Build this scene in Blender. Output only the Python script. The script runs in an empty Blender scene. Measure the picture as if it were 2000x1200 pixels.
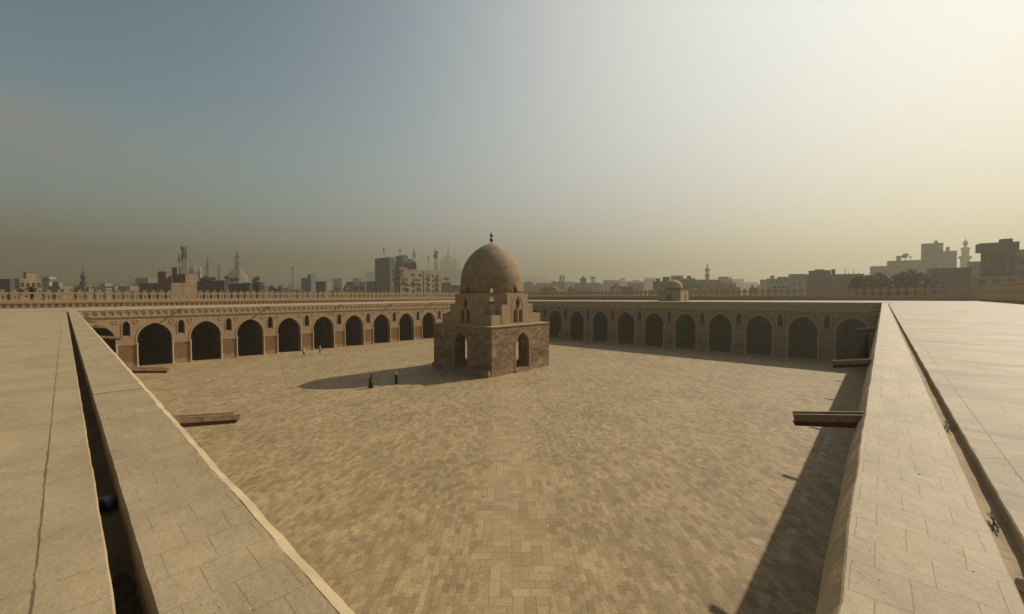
import bpy, bmesh, math, random
from mathutils import Vector, Matrix, noise
random.seed(7)
R = math.radians
sc = bpy.context.scene
COL = sc.collection

# ------------------------------------------------------------------ frame
# world: courtyard corner below the camera is (0,0); x runs along the right-hand
# wall, y along the left-hand wall, z up, metres.
CAM = Vector((-0.704, -0.435, 11.716))
YAW, PITCH, ROLL, FPX = R(42.3193), R(-1.5776), R(-0.1875), 796.28
F = Vector((math.cos(YAW)*math.cos(PITCH), math.sin(YAW)*math.cos(PITCH), math.sin(PITCH)))
R0 = Vector((math.sin(YAW), -math.cos(YAW), 0))
U0 = R0.cross(F)
RR = R0*math.cos(ROLL) + U0*math.sin(ROLL)
UU = RR.cross(F)
S_U, S_V = 90.8, 92.0          # far facades
SUN_AZ = Vector((0.9635, -0.268, 0)).normalized()
SUN_EL = R(36.3)

def ray(px, py):
    return F + RR*((px-1000)/FPX) + UU*((600-py)/FPX)
def bearing(px, py=577):
    d = ray(px, py); d.z = 0
    return d.normalized()
def zat(px, py, dist):
    d = ray(px, py)
    return CAM.z + d.z*dist/math.hypot(d.x, d.y)
def zr(u, v):                   # gently uneven roof level
    a = min(max(u/S_U, 0), 1); b = min(max(v/S_V, 0), 1)
    return (9.95*(1-a)*(1-b) + 10.38*a*(1-b) + 9.62*(1-a)*b + 10.12*a*b)

# ------------------------------------------------------------------ object helpers
def link(o, parent=None):
    COL.objects.link(o)
    if parent is not None: o.parent = parent
    return o
def tag(o, label=None, cat=None, group=None, kind=None):
    if label: o['label'] = label
    if cat: o['category'] = cat
    if group: o['group'] = group
    if kind: o['kind'] = kind
    return o
def empty(name, loc=(0,0,0), rz=0, label=None, cat=None, group=None):
    o = bpy.data.objects.new(name, None)
    o.empty_display_size = .3
    o.location = loc; o.rotation_euler = (0, 0, rz)
    link(o); tag(o, label, cat, group)
    return o
def mobj(name, me, m=None, parent=None, loc=None, rz=None):
    o = bpy.data.objects.new(name, me)
    if m is not None and len(me.materials) == 0: me.materials.append(m)
    if loc is not None: o.location = loc
    if rz is not None: o.rotation_euler = (0, 0, rz)
    return link(o, parent)
def bmo(name, bm, m=None, parent=None, smooth=False, loc=None, rz=None):
    me = bpy.data.meshes.new(name)
    bmesh.ops.recalc_face_normals(bm, faces=bm.faces)
    bm.to_mesh(me); bm.free()
    if smooth:
        for p in me.polygons: p.use_smooth = True
    return mobj(name, me, m, parent, loc, rz)
def copy_tree(o, parent=None):
    c = o.copy(); COL.objects.link(c)
    c.parent = parent
    for ch in list(o.children): copy_tree(ch, c)
    return c
def box(bm, x0, x1, y0, y1, z0, z1):
    v = [bm.verts.new(p) for p in ((x0,y0,z0),(x1,y0,z0),(x1,y1,z0),(x0,y1,z0),(x0,y0,z1),(x1,y0,z1),(x1,y1,z1),(x0,y1,z1))]
    for f in ((0,3,2,1),(4,5,6,7),(0,1,5,4),(1,2,6,5),(2,3,7,6),(3,0,4,7)): bm.faces.new([v[i] for i in f])
    return v
def lathe(bm, prof, n=16, c=(0,0), cap=True):
    rings = []
    for r, z in prof:
        if r < 1e-4: rings.append([bm.verts.new((c[0], c[1], z))])
        else: rings.append([bm.verts.new((c[0]+r*math.cos(2*math.pi*i/n), c[1]+r*math.sin(2*math.pi*i/n), z)) for i in range(n)])
    for a, b in zip(rings, rings[1:]):
        for i in range(n):
            j = (i+1) % n
            if len(a) == 1 and len(b) == 1: continue
            if len(a) == 1: bm.faces.new((a[0], b[j], b[i]))
            elif len(b) == 1: bm.faces.new((a[i], a[j], b[0]))
            else: bm.faces.new((a[i], a[j], b[j], b[i]))
    if cap:
        if len(rings[0]) > 2: bm.faces.new(rings[0][::-1])
        if len(rings[-1]) > 2: bm.faces.new(rings[-1])
def tube(bm, p, q, r, n=6, r2=None):
    p, q = Vector(p), Vector(q); d = (q-p)
    if d.length < 1e-6: return
    z = d.normalized(); x = z.orthogonal().normalized(); y = z.cross(x)
    r2 = r if r2 is None else r2
    A = [bm.verts.new(p + (x*math.cos(2*math.pi*i/n) + y*math.sin(2*math.pi*i/n))*r) for i in range(n)]
    B = [bm.verts.new(q + (x*math.cos(2*math.pi*i/n) + y*math.sin(2*math.pi*i/n))*r2) for i in range(n)]
    for i in range(n):
        j = (i+1) % n; bm.faces.new((A[i], A[j], B[j], B[i]))
    bm.faces.new(A[::-1]); bm.faces.new(B)
def fill(name, polys, depth, upright=True):
    """polygons (first outline, others holes) in a plane, thickened by depth.
    upright: drawn in x/z, thickness from y=0 to y=depth; else drawn in x/y, thickness in z."""
    cu = bpy.data.curves.new(name, 'CURVE'); cu.dimensions = '2D'; cu.fill_mode = 'BOTH'; cu.extrude = depth/2
    for pl in polys:
        s = cu.splines.new('POLY'); s.points.add(len(pl)-1)
        for k, (a, b) in enumerate(pl): s.points[k].co = (a, b, 0, 1)
        s.use_cyclic_u = True
    o = bpy.data.objects.new(name, cu); COL.objects.link(o)
    dg = bpy.context.evaluated_depsgraph_get(); dg.update()
    me = bpy.data.meshes.new_from_object(o.evaluated_get(dg))
    bpy.data.objects.remove(o); bpy.data.curves.remove(cu)
    me.name = name
    if upright: me.transform(Matrix.Translation((0, depth/2, 0)) @ Matrix.Rotation(math.pi/2, 4, 'X'))
    else: me.transform(Matrix.Translation((0, 0, depth/2)))
    for p in me.polygons: p.use_smooth = False
    return me
def arch_pts(cx, w, z0, zs, za, n=10):
    """pointed arch outline from bottom left over the apex to bottom right"""
    h = za-zs; c = max((h*h-w*w)/(2*w), 0.0); rad = w+c
    a1 = math.atan2(h, c)
    L = [(cx-w, z0)]
    for k in range(n+1):
        t = a1*k/n
        L.append((cx + c - rad*math.cos(t), zs + rad*math.sin(t)))
    Rr = [(2*cx-x, z) for x, z in L[::-1]]
    return L + Rr[1:]

# ------------------------------------------------------------------ materials
def mat(name):
    m = bpy.data.materials.new(name); m.use_nodes = True
    nt = m.node_tree
    return m, nt, nt.nodes['Principled BSDF']
def N(nt, t, **kw):
    n = nt.nodes.new(t)
    for k, v in kw.items():
        if k in n.inputs: n.inputs[k].default_value = v
        else: setattr(n, k, v)
    return n
def L(nt, a, b): nt.links.new(a, b)
def mixc(nt, fac, a, b, mode='MIX'):
    n = nt.nodes.new('ShaderNodeMix'); n.data_type = 'RGBA'; n.blend_type = mode
    for s, v in ((n.inputs[0], fac), (n.inputs[6], a), (n.inputs[7], b)):
        if hasattr(v, 'type') or hasattr(v, 'is_linked'): L(nt, v, s)
        else: s.default_value = v if isinstance(v, (int, float)) else (*v, 1)
    return n.outputs[2]
def ramp(nt, fac, p0, p1, c0=(0,0,0), c1=(1,1,1)):
    n = nt.nodes.new('ShaderNodeValToRGB')
    n.color_ramp.elements[0].position = p0; n.color_ramp.elements[1].position = p1
    n.color_ramp.elements[0].color = (*c0, 1); n.color_ramp.elements[1].color = (*c1, 1)
    L(nt, fac, n.inputs[0]); return n.outputs[0]
def coords(nt, scale=(1,1,1), rot=(0,0,0), loc=(0,0,0), src='Object'):
    tc = nt.nodes.new('ShaderNodeTexCoord'); mp = nt.nodes.new('ShaderNodeMapping')
    mp.inputs['Scale'].default_value = scale; mp.inputs['Rotation'].default_value = rot; mp.inputs['Location'].default_value = loc
    L(nt, tc.outputs[src], mp.inputs[0]); return mp.outputs[0]
def noisef(nt, vec, scale, detail=4, rough=.55):
    n = N(nt, 'ShaderNodeTexNoise'); n.inputs['Scale'].default_value = scale
    n.inputs['Detail'].default_value = detail; n.inputs['Roughness'].default_value = rough
    L(nt, vec, n.inputs['Vector']); return n.outputs['Fac']
def bump(nt, bs, h, strength=.3, dist=.02):
    b = N(nt, 'ShaderNodeBump'); b.inputs['Strength'].default_value = strength; b.inputs['Distance'].default_value = dist
    L(nt, h, b.inputs['Height'])
    prev = bs.inputs['Normal']
    if prev.is_linked: L(nt, prev.links[0].from_socket, b.inputs['Normal'])
    L(nt, b.outputs[0], bs.inputs['Normal'])
def plain(name, c1, c2, scale=3, rough=.85, bs_=.25, spec=.3, metal=0):
    m, nt, b = mat(name)
    v = coords(nt)
    f = noisef(nt, v, scale, 6)
    L(nt, mixc(nt, ramp(nt, f, .3, .7), c1, c2), b.inputs['Base Color'])
    b.inputs['Roughness'].default_value = rough; b.inputs['Metallic'].default_value = metal
    b.inputs['Specular IOR Level'].default_value = spec
    bump(nt, b, noisef(nt, v, scale*6, 5), bs_, .02)
    return m
def bricknode(nt, vec, w, h, mortar, c1, c2, cm, offset=.5, freq=2, bias=0, smooth=.1):
    n = N(nt, 'ShaderNodeTexBrick'); n.offset = offset; n.offset_frequency = freq; n.squash = 1
    for k, v in (('Color1', (*c1, 1)), ('Color2', (*c2, 1)), ('Mortar', (*cm, 1)), ('Scale', 1), ('Mortar Size', mortar),
                 ('Mortar Smooth', smooth), ('Bias', bias), ('Brick Width', w), ('Row Height', h)): n.inputs[k].default_value = v
    L(nt, vec, n.inputs['Vector']); return n
def mathn(nt, op, a, b=None, c=None):
    n = N(nt, 'ShaderNodeMath'); n.operation = op
    for i, v in enumerate((a, b, c)):
        if v is None: continue
        if hasattr(v, 'is_linked'): L(nt, v, n.inputs[i])
        else: n.inputs[i].default_value = v
    return n.outputs[0]

def m_paving():
    m, nt, b = mat('courtyard_slabs')
    rot = R(43.0)
    v = coords(nt, rot=(0, 0, -rot))
    sep = N(nt, 'ShaderNodeSeparateXYZ'); L(nt, v, sep.inputs[0])
    wn = N(nt, 'ShaderNodeTexNoise'); wn.inputs['Scale'].default_value = .45; wn.inputs['Detail'].default_value = 6; wn.inputs['Roughness'].default_value = .7; L(nt, v, wn.inputs['Vector'])
    c1, c2, cm = (.405, .292, .157), (.262, .184, .094), (.17, .12, .065)
    b1 = bricknode(nt, v, .50, .28, .006, c1, c2, cm, offset=.37, freq=2)
    b1b = bricknode(nt, coords(nt, rot=(0,0,-rot), loc=(3.1,.17,0)), 1.56, .68, .0, (.80,.80,.79), (1.10,1.10,1.10), (.9,.9,.9), offset=.31, freq=3)
    cA = mixc(nt, .75, b1.outputs['Color'], b1b.outputs['Color'], 'MULTIPLY')
    # band of larger mixed slabs leading to the pavilion
    b2 = bricknode(nt, v, .92, .46, .010, (.42,.30,.165), (.295,.21,.11), cm, offset=.5, freq=3)
    b2r = bricknode(nt, coords(nt, rot=(0,0,-rot+math.pi/2)), .92, .46, .010, (.41,.295,.16), (.305,.215,.115), cm, offset=.23, freq=2)
    ck = N(nt, 'ShaderNodeTexChecker'); ck.inputs['Scale'].default_value = 1/1.84; L(nt, v, ck.inputs['Vector'])
    cB = mixc(nt, ck.outputs['Fac'], b2.outputs['Color'], b2r.outputs['Color'])
    y = mathn(nt, 'ABSOLUTE', mathn(nt, 'ADD', sep.outputs[1], 0.15))
    yw = mathn(nt, 'ADD', y, mathn(nt, 'MULTIPLY', mathn(nt, 'SUBTRACT', wn.outputs['Fac'], .5), 5.5))
    band = mathn(nt, 'LESS_THAN', yw, 1.75)
    col = mixc(nt, band, cA, cB)
    # worn, dusty patches at several sizes
    v2 = coords(nt)
    p1 = ramp(nt, noisef(nt, v2, .16, 5, .6), .3, .7, (.86,.85,.83), (1.08,1.08,1.08))
    col = mixc(nt, 1, col, p1, 'MULTIPLY')
    p2 = ramp(nt, noisef(nt, v2, 1.3, 6, .65), .52, .72)
    dust = mathn(nt, 'MULTIPLY', p2, .45)
    col = mixc(nt, dust, col, (.46, .34, .195))
    p3 = ramp(nt, noisef(nt, v2, 9, 5, .7), .30, .62, (.72,.70,.68), (1.04,1.04,1.04))
    col = mixc(nt, 1, col, p3, 'MULTIPLY')
    vor = N(nt, 'ShaderNodeTexVoronoi'); vor.feature = 'DISTANCE_TO_EDGE'; vor.inputs['Scale'].default_value = 3.2
    L(nt, v2, vor.inputs['Vector'])
    wear = mathn(nt, 'MULTIPLY', ramp(nt, noisef(nt, v2, .9, 3), .56, .64), ramp(nt, vor.outputs[0], .0, .035, (1,1,1), (0,0,0)))
    col = mixc(nt, mathn(nt, 'MULTIPLY', wear, .55), col, (.15,.105,.06))
    L(nt, col, b.inputs['Base Color'])
    b.inputs['Roughness'].default_value = .72; b.inputs['Specular IOR Level'].default_value = .25
    hgt = mathn(nt, 'ADD', b1.outputs['Fac'], mathn(nt, 'MULTIPLY', noisef(nt, v2, 14, 5), -1.2))
    bump(nt, b, hgt, .35, -.012)
    return m

def m_slabs(name, w, h, shift, c1, c2, cm, mortar, stain, joint=.5, spec=.4, rough=.6, seam=None):
    """roof flags: long side across the wing (local y), courses stacked along it (local x)"""
    m, nt, b = mat(name)
    tc = N(nt, 'ShaderNodeTexCoord'); sp = N(nt, 'ShaderNodeSeparateXYZ'); L(nt, tc.outputs['Object'], sp.inputs[0])
    wn = N(nt, 'ShaderNodeTexNoise'); wn.inputs['Scale'].default_value = 2.0; wn.inputs['Detail'].default_value = 3; L(nt, tc.outputs['Object'], wn.inputs['Vector'])
    wob = mathn(nt, 'MULTIPLY', mathn(nt, 'SUBTRACT', wn.outputs['Fac'], .5), .035)
    cb = N(nt, 'ShaderNodeCombineXYZ')
    L(nt, mathn(nt, 'ADD', mathn(nt, 'ADD', sp.outputs[1], shift), wob), cb.inputs[0])
    L(nt, mathn(nt, 'ADD', sp.outputs[0], wob), cb.inputs[1])
    br = bricknode(nt, cb.outputs[0], w, h, mortar, c1, c2, cm, offset=.42, freq=2, smooth=.0)
    base = mixc(nt, .5, c1, c2)
    # joints partly filled in: lime skim hides most of them
    keep = mathn(nt, 'MULTIPLY', ramp(nt, noisef(nt, tc.outputs['Object'], 1.7, 4, .6), *((.12, .25) if joint > .92 else (.36, .50))), joint)
    col = mixc(nt, keep, base, br.outputs['Color'])
    if seam:   # ragged open joint running along the roof
        w2 = mathn(nt, 'MULTIPLY', mathn(nt, 'SUBTRACT', noisef(nt, tc.outputs['Object'], 5, 5, .7), .5), .05)
        sm = mathn(nt, 'ABSOLUTE', mathn(nt, 'ADD', mathn(nt, 'SUBTRACT', sp.outputs[1], seam), w2))
        thick = mathn(nt, 'MULTIPLY', noisef(nt, tc.outputs['Object'], 2.2, 4), .014)
        col = mixc(nt, mathn(nt, 'MULTIPLY', mathn(nt, 'LESS_THAN', sm, thick), .8), col, (.10,.075,.045))
    sh = N(nt, 'ShaderNodeMapping'); sh.inputs['Scale'].default_value = (1.9, .55, 1); L(nt, tc.outputs['Object'], sh.inputs[0])
    st = ramp(nt, noisef(nt, sh.outputs[0], .55, 7, .70), .49, .68)
    col = mixc(nt, mathn(nt, 'MULTIPLY', st, stain), col, (.15, .125, .095))
    big = ramp(nt, noisef(nt, tc.outputs['Object'], .9, 7, .68), .3, .7, (.78,.765,.74), (1.11,1.11,1.10))
    col = mixc(nt, 1, col, big, 'MULTIPLY')
    fine = ramp(nt, noisef(nt, tc.outputs['Object'], 42, 5, .75), .25, .6, (.80,.78,.75), (1.04,1.04,1.04))
    col = mixc(nt, 1, col, fine, 'MULTIPLY')
    sc_ = ramp(nt, noisef(nt, tc.outputs['Object'], 2.6, 5, .7), .66, .74)
    chip = mathn(nt, 'MULTIPLY', sc_, ramp(nt, noisef(nt, tc.outputs['Object'], 60, 3, .7), .5, .6))
    col = mixc(nt, mathn(nt, 'MULTIPLY', chip, .8), col, (.58,.51,.40))
    vor = N(nt, 'ShaderNodeTexVoronoi'); vor.feature = 'DISTANCE_TO_EDGE'; vor.inputs['Scale'].default_value = 1.1
    dv = N(nt, 'ShaderNodeVectorMath'); dv.operation = 'MULTIPLY_ADD'; L(nt, wn.outputs['Color'], dv.inputs[0]); dv.inputs[1].default_value = (.5, .5, 0); L(nt, tc.outputs['Object'], dv.inputs[2])
    L(nt, dv.outputs[0], vor.inputs['Vector'])
    crk = mathn(nt, 'MULTIPLY', ramp(nt, vor.outputs[0], .0, .007, (1,1,1), (0,0,0)), ramp(nt, noisef(nt, tc.outputs['Object'], .75, 3), .55, .62))
    col = mixc(nt, mathn(nt, 'MULTIPLY', crk, .7), col, (.12,.09,.055))
    patch = ramp(nt, noisef(nt, tc.outputs['Object'], 1.3, 5, .7), .60, .66)
    pcol = mixc(nt, 1, col, (1.22,1.22,1.24), 'MULTIPLY')
    col = mixc(nt, mathn(nt, 'MULTIPLY', patch, .7), col, pcol)
    spk = ramp(nt, noisef(nt, tc.outputs['Object'], 26, 4, .7), .27, .34, (1,1,1), (0,0,0))
    col = mixc(nt, mathn(nt, 'MULTIPLY', spk, .45), col, (.16,.12,.075))
    L(nt, col, b.inputs['Base Color'])
    bump(nt, b, crk, .4, -.01)
    b.inputs['Roughness'].default_value = rough; b.inputs['Specular IOR Level'].default_value = spec
    hh = mathn(nt, 'MULTIPLY', br.outputs['Fac'], keep)
    bump(nt, b, hh, .35, -.006)
    bump(nt, b, noisef(nt, tc.outputs['Object'], 5, 8, .68), .55, .03)
    return m

def m_plaster(name, hi, lo, brick_top, dark=1.0, blockh=0):
    """lime plaster weathered to brick low down (local z)"""
    m, nt, b = mat(name)
    v = coords(nt)
    sp = N(nt, 'ShaderNodeSeparateXYZ'); L(nt, v, sp.inputs[0])
    f1 = ramp(nt, noisef(nt, v, .8, 6, .62), .3, .7)
    up = mixc(nt, f1, hi, [c*.80 for c in hi])
    br_v = N(nt, 'ShaderNodeCombineXYZ')
    L(nt, mathn(nt, 'ADD', sp.outputs[0], sp.outputs[1]), br_v.inputs[0]); L(nt, sp.outputs[2], br_v.inputs[1])
    br = bricknode(nt, br_v.outputs[0], .42, .16 if not blockh else blockh, .014, lo, [c*.72 for c in lo], [c*1.25 for c in lo])
    zz = mathn(nt, 'ADD', sp.outputs[2], mathn(nt, 'MULTIPLY', mathn(nt, 'SUBTRACT', noisef(nt, v, 1.1, 5), .5), 1.0))
    lowm = mathn(nt, 'LESS_THAN', zz, brick_top)
    col = mixc(nt, lowm, up, br.outputs['Color'])
    zb = mathn(nt, 'ADD', sp.outputs[2], mathn(nt, 'MULTIPLY', mathn(nt, 'SUBTRACT', noisef(nt, v, 1.6, 4), .5), 2.2))
    col = mixc(nt, mathn(nt, 'MULTIPLY', mathn(nt, 'LESS_THAN', zb, .75), .45), col, [c*1.25 for c in hi])
    sv = coords(nt, scale=(2.2, 2.2, .35))
    st = ramp(nt, noisef(nt, sv, 1.0, 6, .65), .48, .78, (1,1,1), (.62,.58,.54))
    col = mixc(nt, .8, col, st, 'MULTIPLY')
    L(nt, col, b.inputs['Base Color']); b.inputs['Roughness'].default_value = .9; b.inputs['Specular IOR Level'].default_value = .15
    bump(nt, b, mathn(nt, 'ADD', noisef(nt, v, 6, 6), mathn(nt, 'MULTIPLY', br.outputs['Fac'], -.4)), .4, .03)
    return m

def m_ashlar():
    m, nt, b = mat('pavilion_ashlar')
    v = coords(nt)
    sp = N(nt, 'ShaderNodeSeparateXYZ'); L(nt, v, sp.inputs[0])
    bv = N(nt, 'ShaderNodeCombineXYZ')
    L(nt, mathn(nt, 'ADD', sp.outputs[0], sp.outputs[1]), bv.inputs[0]); L(nt, sp.outputs[2], bv.inputs[1])
    br = bricknode(nt, bv.outputs[0], .62, .34, .012, (.41,.295,.175), (.215,.148,.083), (.12,.085,.05), offset=.45, bias=.05)
    br2 = bricknode(nt, bv.outputs[0], 1.24, .68, .0, (.7,.7,.7), (1.15,1.12,1.08), (1,1,1), offset=.2)
    col = mixc(nt, .8, br.outputs['Color'], br2.outputs['Color'], 'MULTIPLY')
    sv = coords(nt, scale=(.8, .8, 1.5))
    band = ramp(nt, noisef(nt, sv, .7, 6, .65), .40, .62, (1.18,1.15,1.1), (.45,.41,.38))
    col = mixc(nt, .5, col, band, 'MULTIPLY')
    z1 = mathn(nt, 'ADD', sp.outputs[2], mathn(nt, 'MULTIPLY', mathn(nt, 'SUBTRACT', noisef(nt, v, 1.2, 5), .5), 1.4))
    foot = mathn(nt, 'LESS_THAN', z1, .9)
    col = mixc(nt, mathn(nt, 'MULTIPLY', foot, .5), col, (.36,.26,.155))
    pits = ramp(nt, noisef(nt, v, 7, 5, .7), .34, .5, (.55,.52,.5), (1,1,1))
    col = mixc(nt, .8, col, pits, 'MULTIPLY')
    L(nt, col, b.inputs['Base Color']); b.inputs['Roughness'].default_value = .9; b.inputs['Specular IOR Level'].default_value = .15
    bump(nt, b, mathn(nt, 'ADD', noisef(nt, v, 5, 6, .65), mathn(nt, 'MULTIPLY', br.outputs['Fac'], -.6)), .6, .04)
    return m

def m_dome():
    m, nt, b = mat('dome_plaster')
    v = coords(nt)
    sp = N(nt, 'ShaderNodeSeparateXYZ'); L(nt, v, sp.inputs[0])
    f = ramp(nt, noisef(nt, v, .7, 7, .65), .32, .68)
    col = mixc(nt, f, (.345,.25,.15), (.215,.15,.087))
    # exposed darker lower courses with ragged edge
    zz = mathn(nt, 'ADD', sp.outputs[2], mathn(nt, 'MULTIPLY', mathn(nt, 'SUBTRACT', noisef(nt, v, .9, 6, .7), .5), 5.0))
    low = ramp(nt, mathn(nt, 'DIVIDE', zz, 30), .475, .515, (1,1,1), (0,0,0))
    spots = ramp(nt, noisef(nt, v, 2.6, 6, .7), .42, .62)
    col = mixc(nt, mathn(nt, 'MULTIPLY', mathn(nt, 'MULTIPLY', low, spots), .7), col, (.165,.098,.052))
    rg = N(nt, 'ShaderNodeTexWave'); rg.bands_direction = 'Z'; rg.inputs['Scale'].default_value = .9; rg.inputs['Distortion'].default_value = 1.2
    L(nt, v, rg.inputs['Vector'])
    col = mixc(nt, .22, col, ramp(nt, rg.outputs['Fac'], .3, .6, (.75,.74,.72), (1.05,1.05,1.05)), 'MULTIPLY')
    sv = coords(nt, scale=(2.2, 2.2, .3))
    col = mixc(nt, .6, col, ramp(nt, noisef(nt, sv, .9, 6, .65), .5, .8, (1,1,1), (.6,.56,.52)), 'MULTIPLY')
    L(nt, col, b.inputs['Base Color']); b.inputs['Roughness'].default_value = .88; b.inputs['Specular IOR Level'].default_value = .2
    bump(nt, b, noisef(nt, v, 4, 7, .65), .5, .05)
    return m

def m_wood(name, top, low, zsplit):
    m, nt, b = mat(name)
    v = coords(nt)
    sp = N(nt, 'ShaderNodeSeparateXYZ'); L(nt, v, sp.inputs[0])
    g = coords(nt, scale=(6, 1.2, 9))
    f = ramp(nt, noisef(nt, g, 2.2, 7, .7), .35, .65)
    col = mixc(nt, f, top, [c*.45 for c in top])
    lowm = mathn(nt, 'LESS_THAN', sp.outputs[2], zsplit)
    col = mixc(nt, lowm, col, mixc(nt, f, low, [c*.6 for c in low]))
    L(nt, col, b.inputs['Base Color']); b.inputs['Roughness'].default_value = .75
    bump(nt, b, noisef(nt, g, 8, 5), .4, .01)
    return m

M = {}
M['paving'] = m_paving()
CP1, CP2 = (.375,.285,.172), (.345,.258,.152)
CL1, CL2 = (.365,.275,.163), (.34,.255,.15)
M['coping_left'] = m_slabs('left_coping_stone', .27, .36, .02, CL1, CL2, (.18,.13,.075), .004, .16, joint=.6, spec=.2, rough=.8)
M['coping_right'] = m_slabs('right_coping_stone', .275, .355, .05, CP1, CP2, (.19,.14,.085), .003, .10, joint=.95, spec=.36, rough=.68)
M['roof_left'] = m_slabs('left_roof_skim', .9, .42, -.35, CL1, CL2, (.18,.13,.075), .005, .14, joint=.6, seam=1.25, spec=.2, rough=.8)
M['roof_right'] = m_slabs('right_roof_flags', 1.1, .46, .15, CP1, (.305,.23,.14), (.20,.15,.09), .006, .85, joint=.9, seam=1.22, spec=.32, rough=.72)
M['lip'] = plain('lip_plaster', (.42,.32,.19), (.31,.235,.14), 2.5, .9, .5, .2)
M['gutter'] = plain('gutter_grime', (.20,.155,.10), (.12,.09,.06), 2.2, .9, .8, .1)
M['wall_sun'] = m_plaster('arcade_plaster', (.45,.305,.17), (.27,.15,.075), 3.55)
M['wall_shade'] = m_plaster('arcade_plaster_shaded', (.285,.195,.115), (.22,.14,.08), 2.0)  # same plaster toned darker; the wing's shade is put into the colour
M['trim'] = plain('arch_lime', (.42,.31,.195), (.34,.245,.15), 3, .9, .3, .15)
M['column'] = plain('colonnette_lime', (.50,.375,.23), (.40,.29,.17), 4, .8, .3, .2)
M['frieze'] = plain('carved_stucco', (.45,.325,.19), (.33,.225,.125), 2.2, .9, .5, .15)
M['inner'] = plain('inner_plaster_shade', (.055,.04,.028), (.04,.029,.021), 1.2, .95, .3, .1)  # plaster darkened far down, deep aisle shade put into the colour
M['ceiling'] = plain('dark_ceiling_wood', (.05,.035,.025), (.03,.022,.016), 2, .9, .3, .1)  # wood kept near black; aisle shade is partly in the colour
M['shade_floor'] = plain('dark_floor', (.04,.03,.024), (.028,.022,.018), 1.5, .95, .2, .1)  # dark sheet over the paving, aisle shade put into its colour
M['outer'] = m_plaster('outer_wall_plaster', (.37,.265,.15), (.30,.205,.11), -5)
M['ashlar'] = m_ashlar()
M['ashlar_plain'] = plain('dressed_stone', (.33,.235,.13), (.22,.15,.08), 1.6, .9, .5, .15)
M['tier'] = m_plaster('tier_plaster', (.42,.295,.165), (.37,.255,.14), -5)
M['dome'] = m_dome()
M['dark'] = plain('dark_metal', (.02,.02,.02), (.03,.028,.025), 4, .5, .1, .5)
M['wood'] = m_wood('spout_wood', (.34,.23,.13), (.085,.032,.018), -.113)
M['marble'] = plain('pale_marble', (.34,.27,.175), (.26,.20,.13), 2, .6, .2, .3)
M['city_ground'] = plain('city_ground', (.24,.185,.125), (.17,.135,.095), .05, .95, .2, .1)
M['bottle'] = plain('blue_plastic', (.05,.075,.11), (.08,.11,.15), 18, .35, .2, .5)
M['debris'] = plain('dry_mud', (.10,.07,.045), (.055,.04,.027), 9, .95, 1.0, .1)

# ------------------------------------------------------------------ ground
def slab(name, x0, x1, y0, y1, z, m, nx=1, ny=1):
    bm = bmesh.new()
    g = [[bm.verts.new((x0+(x1-x0)*i/nx, y0+(y1-y0)*j/ny, z)) for j in range(ny+1)] for i in range(nx+1)]
    for i in range(nx):
        for j in range(ny): bm.faces.new((g[i][j], g[i+1][j], g[i+1][j+1], g[i][j+1]))
    return bmo(name, bm, m)
tag(slab('ground', -1800, 3000, -1800, 3000, -.02, M['city_ground']), kind='structure')
tag(slab('courtyard_pavement', -16, 125, -16, 121, 0, M['paving']), kind='structure')
# pale drain slabs along the right-hand wall, and the worn path to the sanctuary
bm = bmesh.new()
rs = random.Random(3)
x = 12.0
while x < 46:
    l = rs.uniform(.5, .95); w = .19+rs.uniform(-.02,.02); yc = 2.72+rs.uniform(-.05,.05)
    if rs.random() < .7: box(bm, x, x+l, yc-w, yc+w, -.01, .004)
    x += l + rs.uniform(.05, .9)
tag(bmo('drain_slabs', bm, M['marble']), kind='structure')
bm = bmesh.new()
box(bm, 53.5, 90, 44.0, 45.6, -.01, .035)
tag(bmo('stone_path', bm, plain('path_stone', (.30,.235,.15), (.22,.17,.105), 1.2, .7, .3, .3)), kind='structure')
bm = bmesh.new(); lathe(bm, [(.34, .002), (.34, .012), (.29, .014), (.28, .008), (0, .008)], 24, (21.22, 3.81), cap=False)
tag(bmo('manhole_cover', bm, M['marble']), 'round pale drain cover in the courtyard at the edge of the right wall shadow', 'manhole cover')

# ------------------------------------------------------------------ arcade wings
def rosette(bm, cx, cz, r, y):
    n = 8
    pr = []
    for k in range(n*2):
        a = math.pi*k/n; rr = r if k % 2 == 0 else r*.80
        pr.append((cx+rr*math.cos(a), cz+rr*math.sin(a)))
    o = [bm.verts.new((px, y, pz)) for px, pz in pr]
    i1 = [bm.verts.new((cx+(px-cx)*.90, y-.06, cz+(pz-cz)*.90)) for px, pz in pr]
    i2 = [bm.verts.new((cx+(px-cx)*.76, y-.06, cz+(pz-cz)*.76)) for px, pz in pr]
    i3 = [bm.verts.new((cx+(px-cx)*.68, y-.01, cz+(pz-cz)*.68)) for px, pz in pr]
    i4 = [bm.verts.new((cx+(px-cx)*.24, y-.01, cz+(pz-cz)*.24)) for px, pz in pr]
    c = bm.verts.new((cx, y-.05, cz))
    m = len(pr)
    for k in range(m):
        j = (k+1) % m
        for a, b in ((o, i1), (i1, i2), (i2, i3), (i3, i4)): bm.faces.new((a[k], a[j], b[j], b[k]))
        bm.faces.new((i4[k], i4[j], c))

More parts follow.
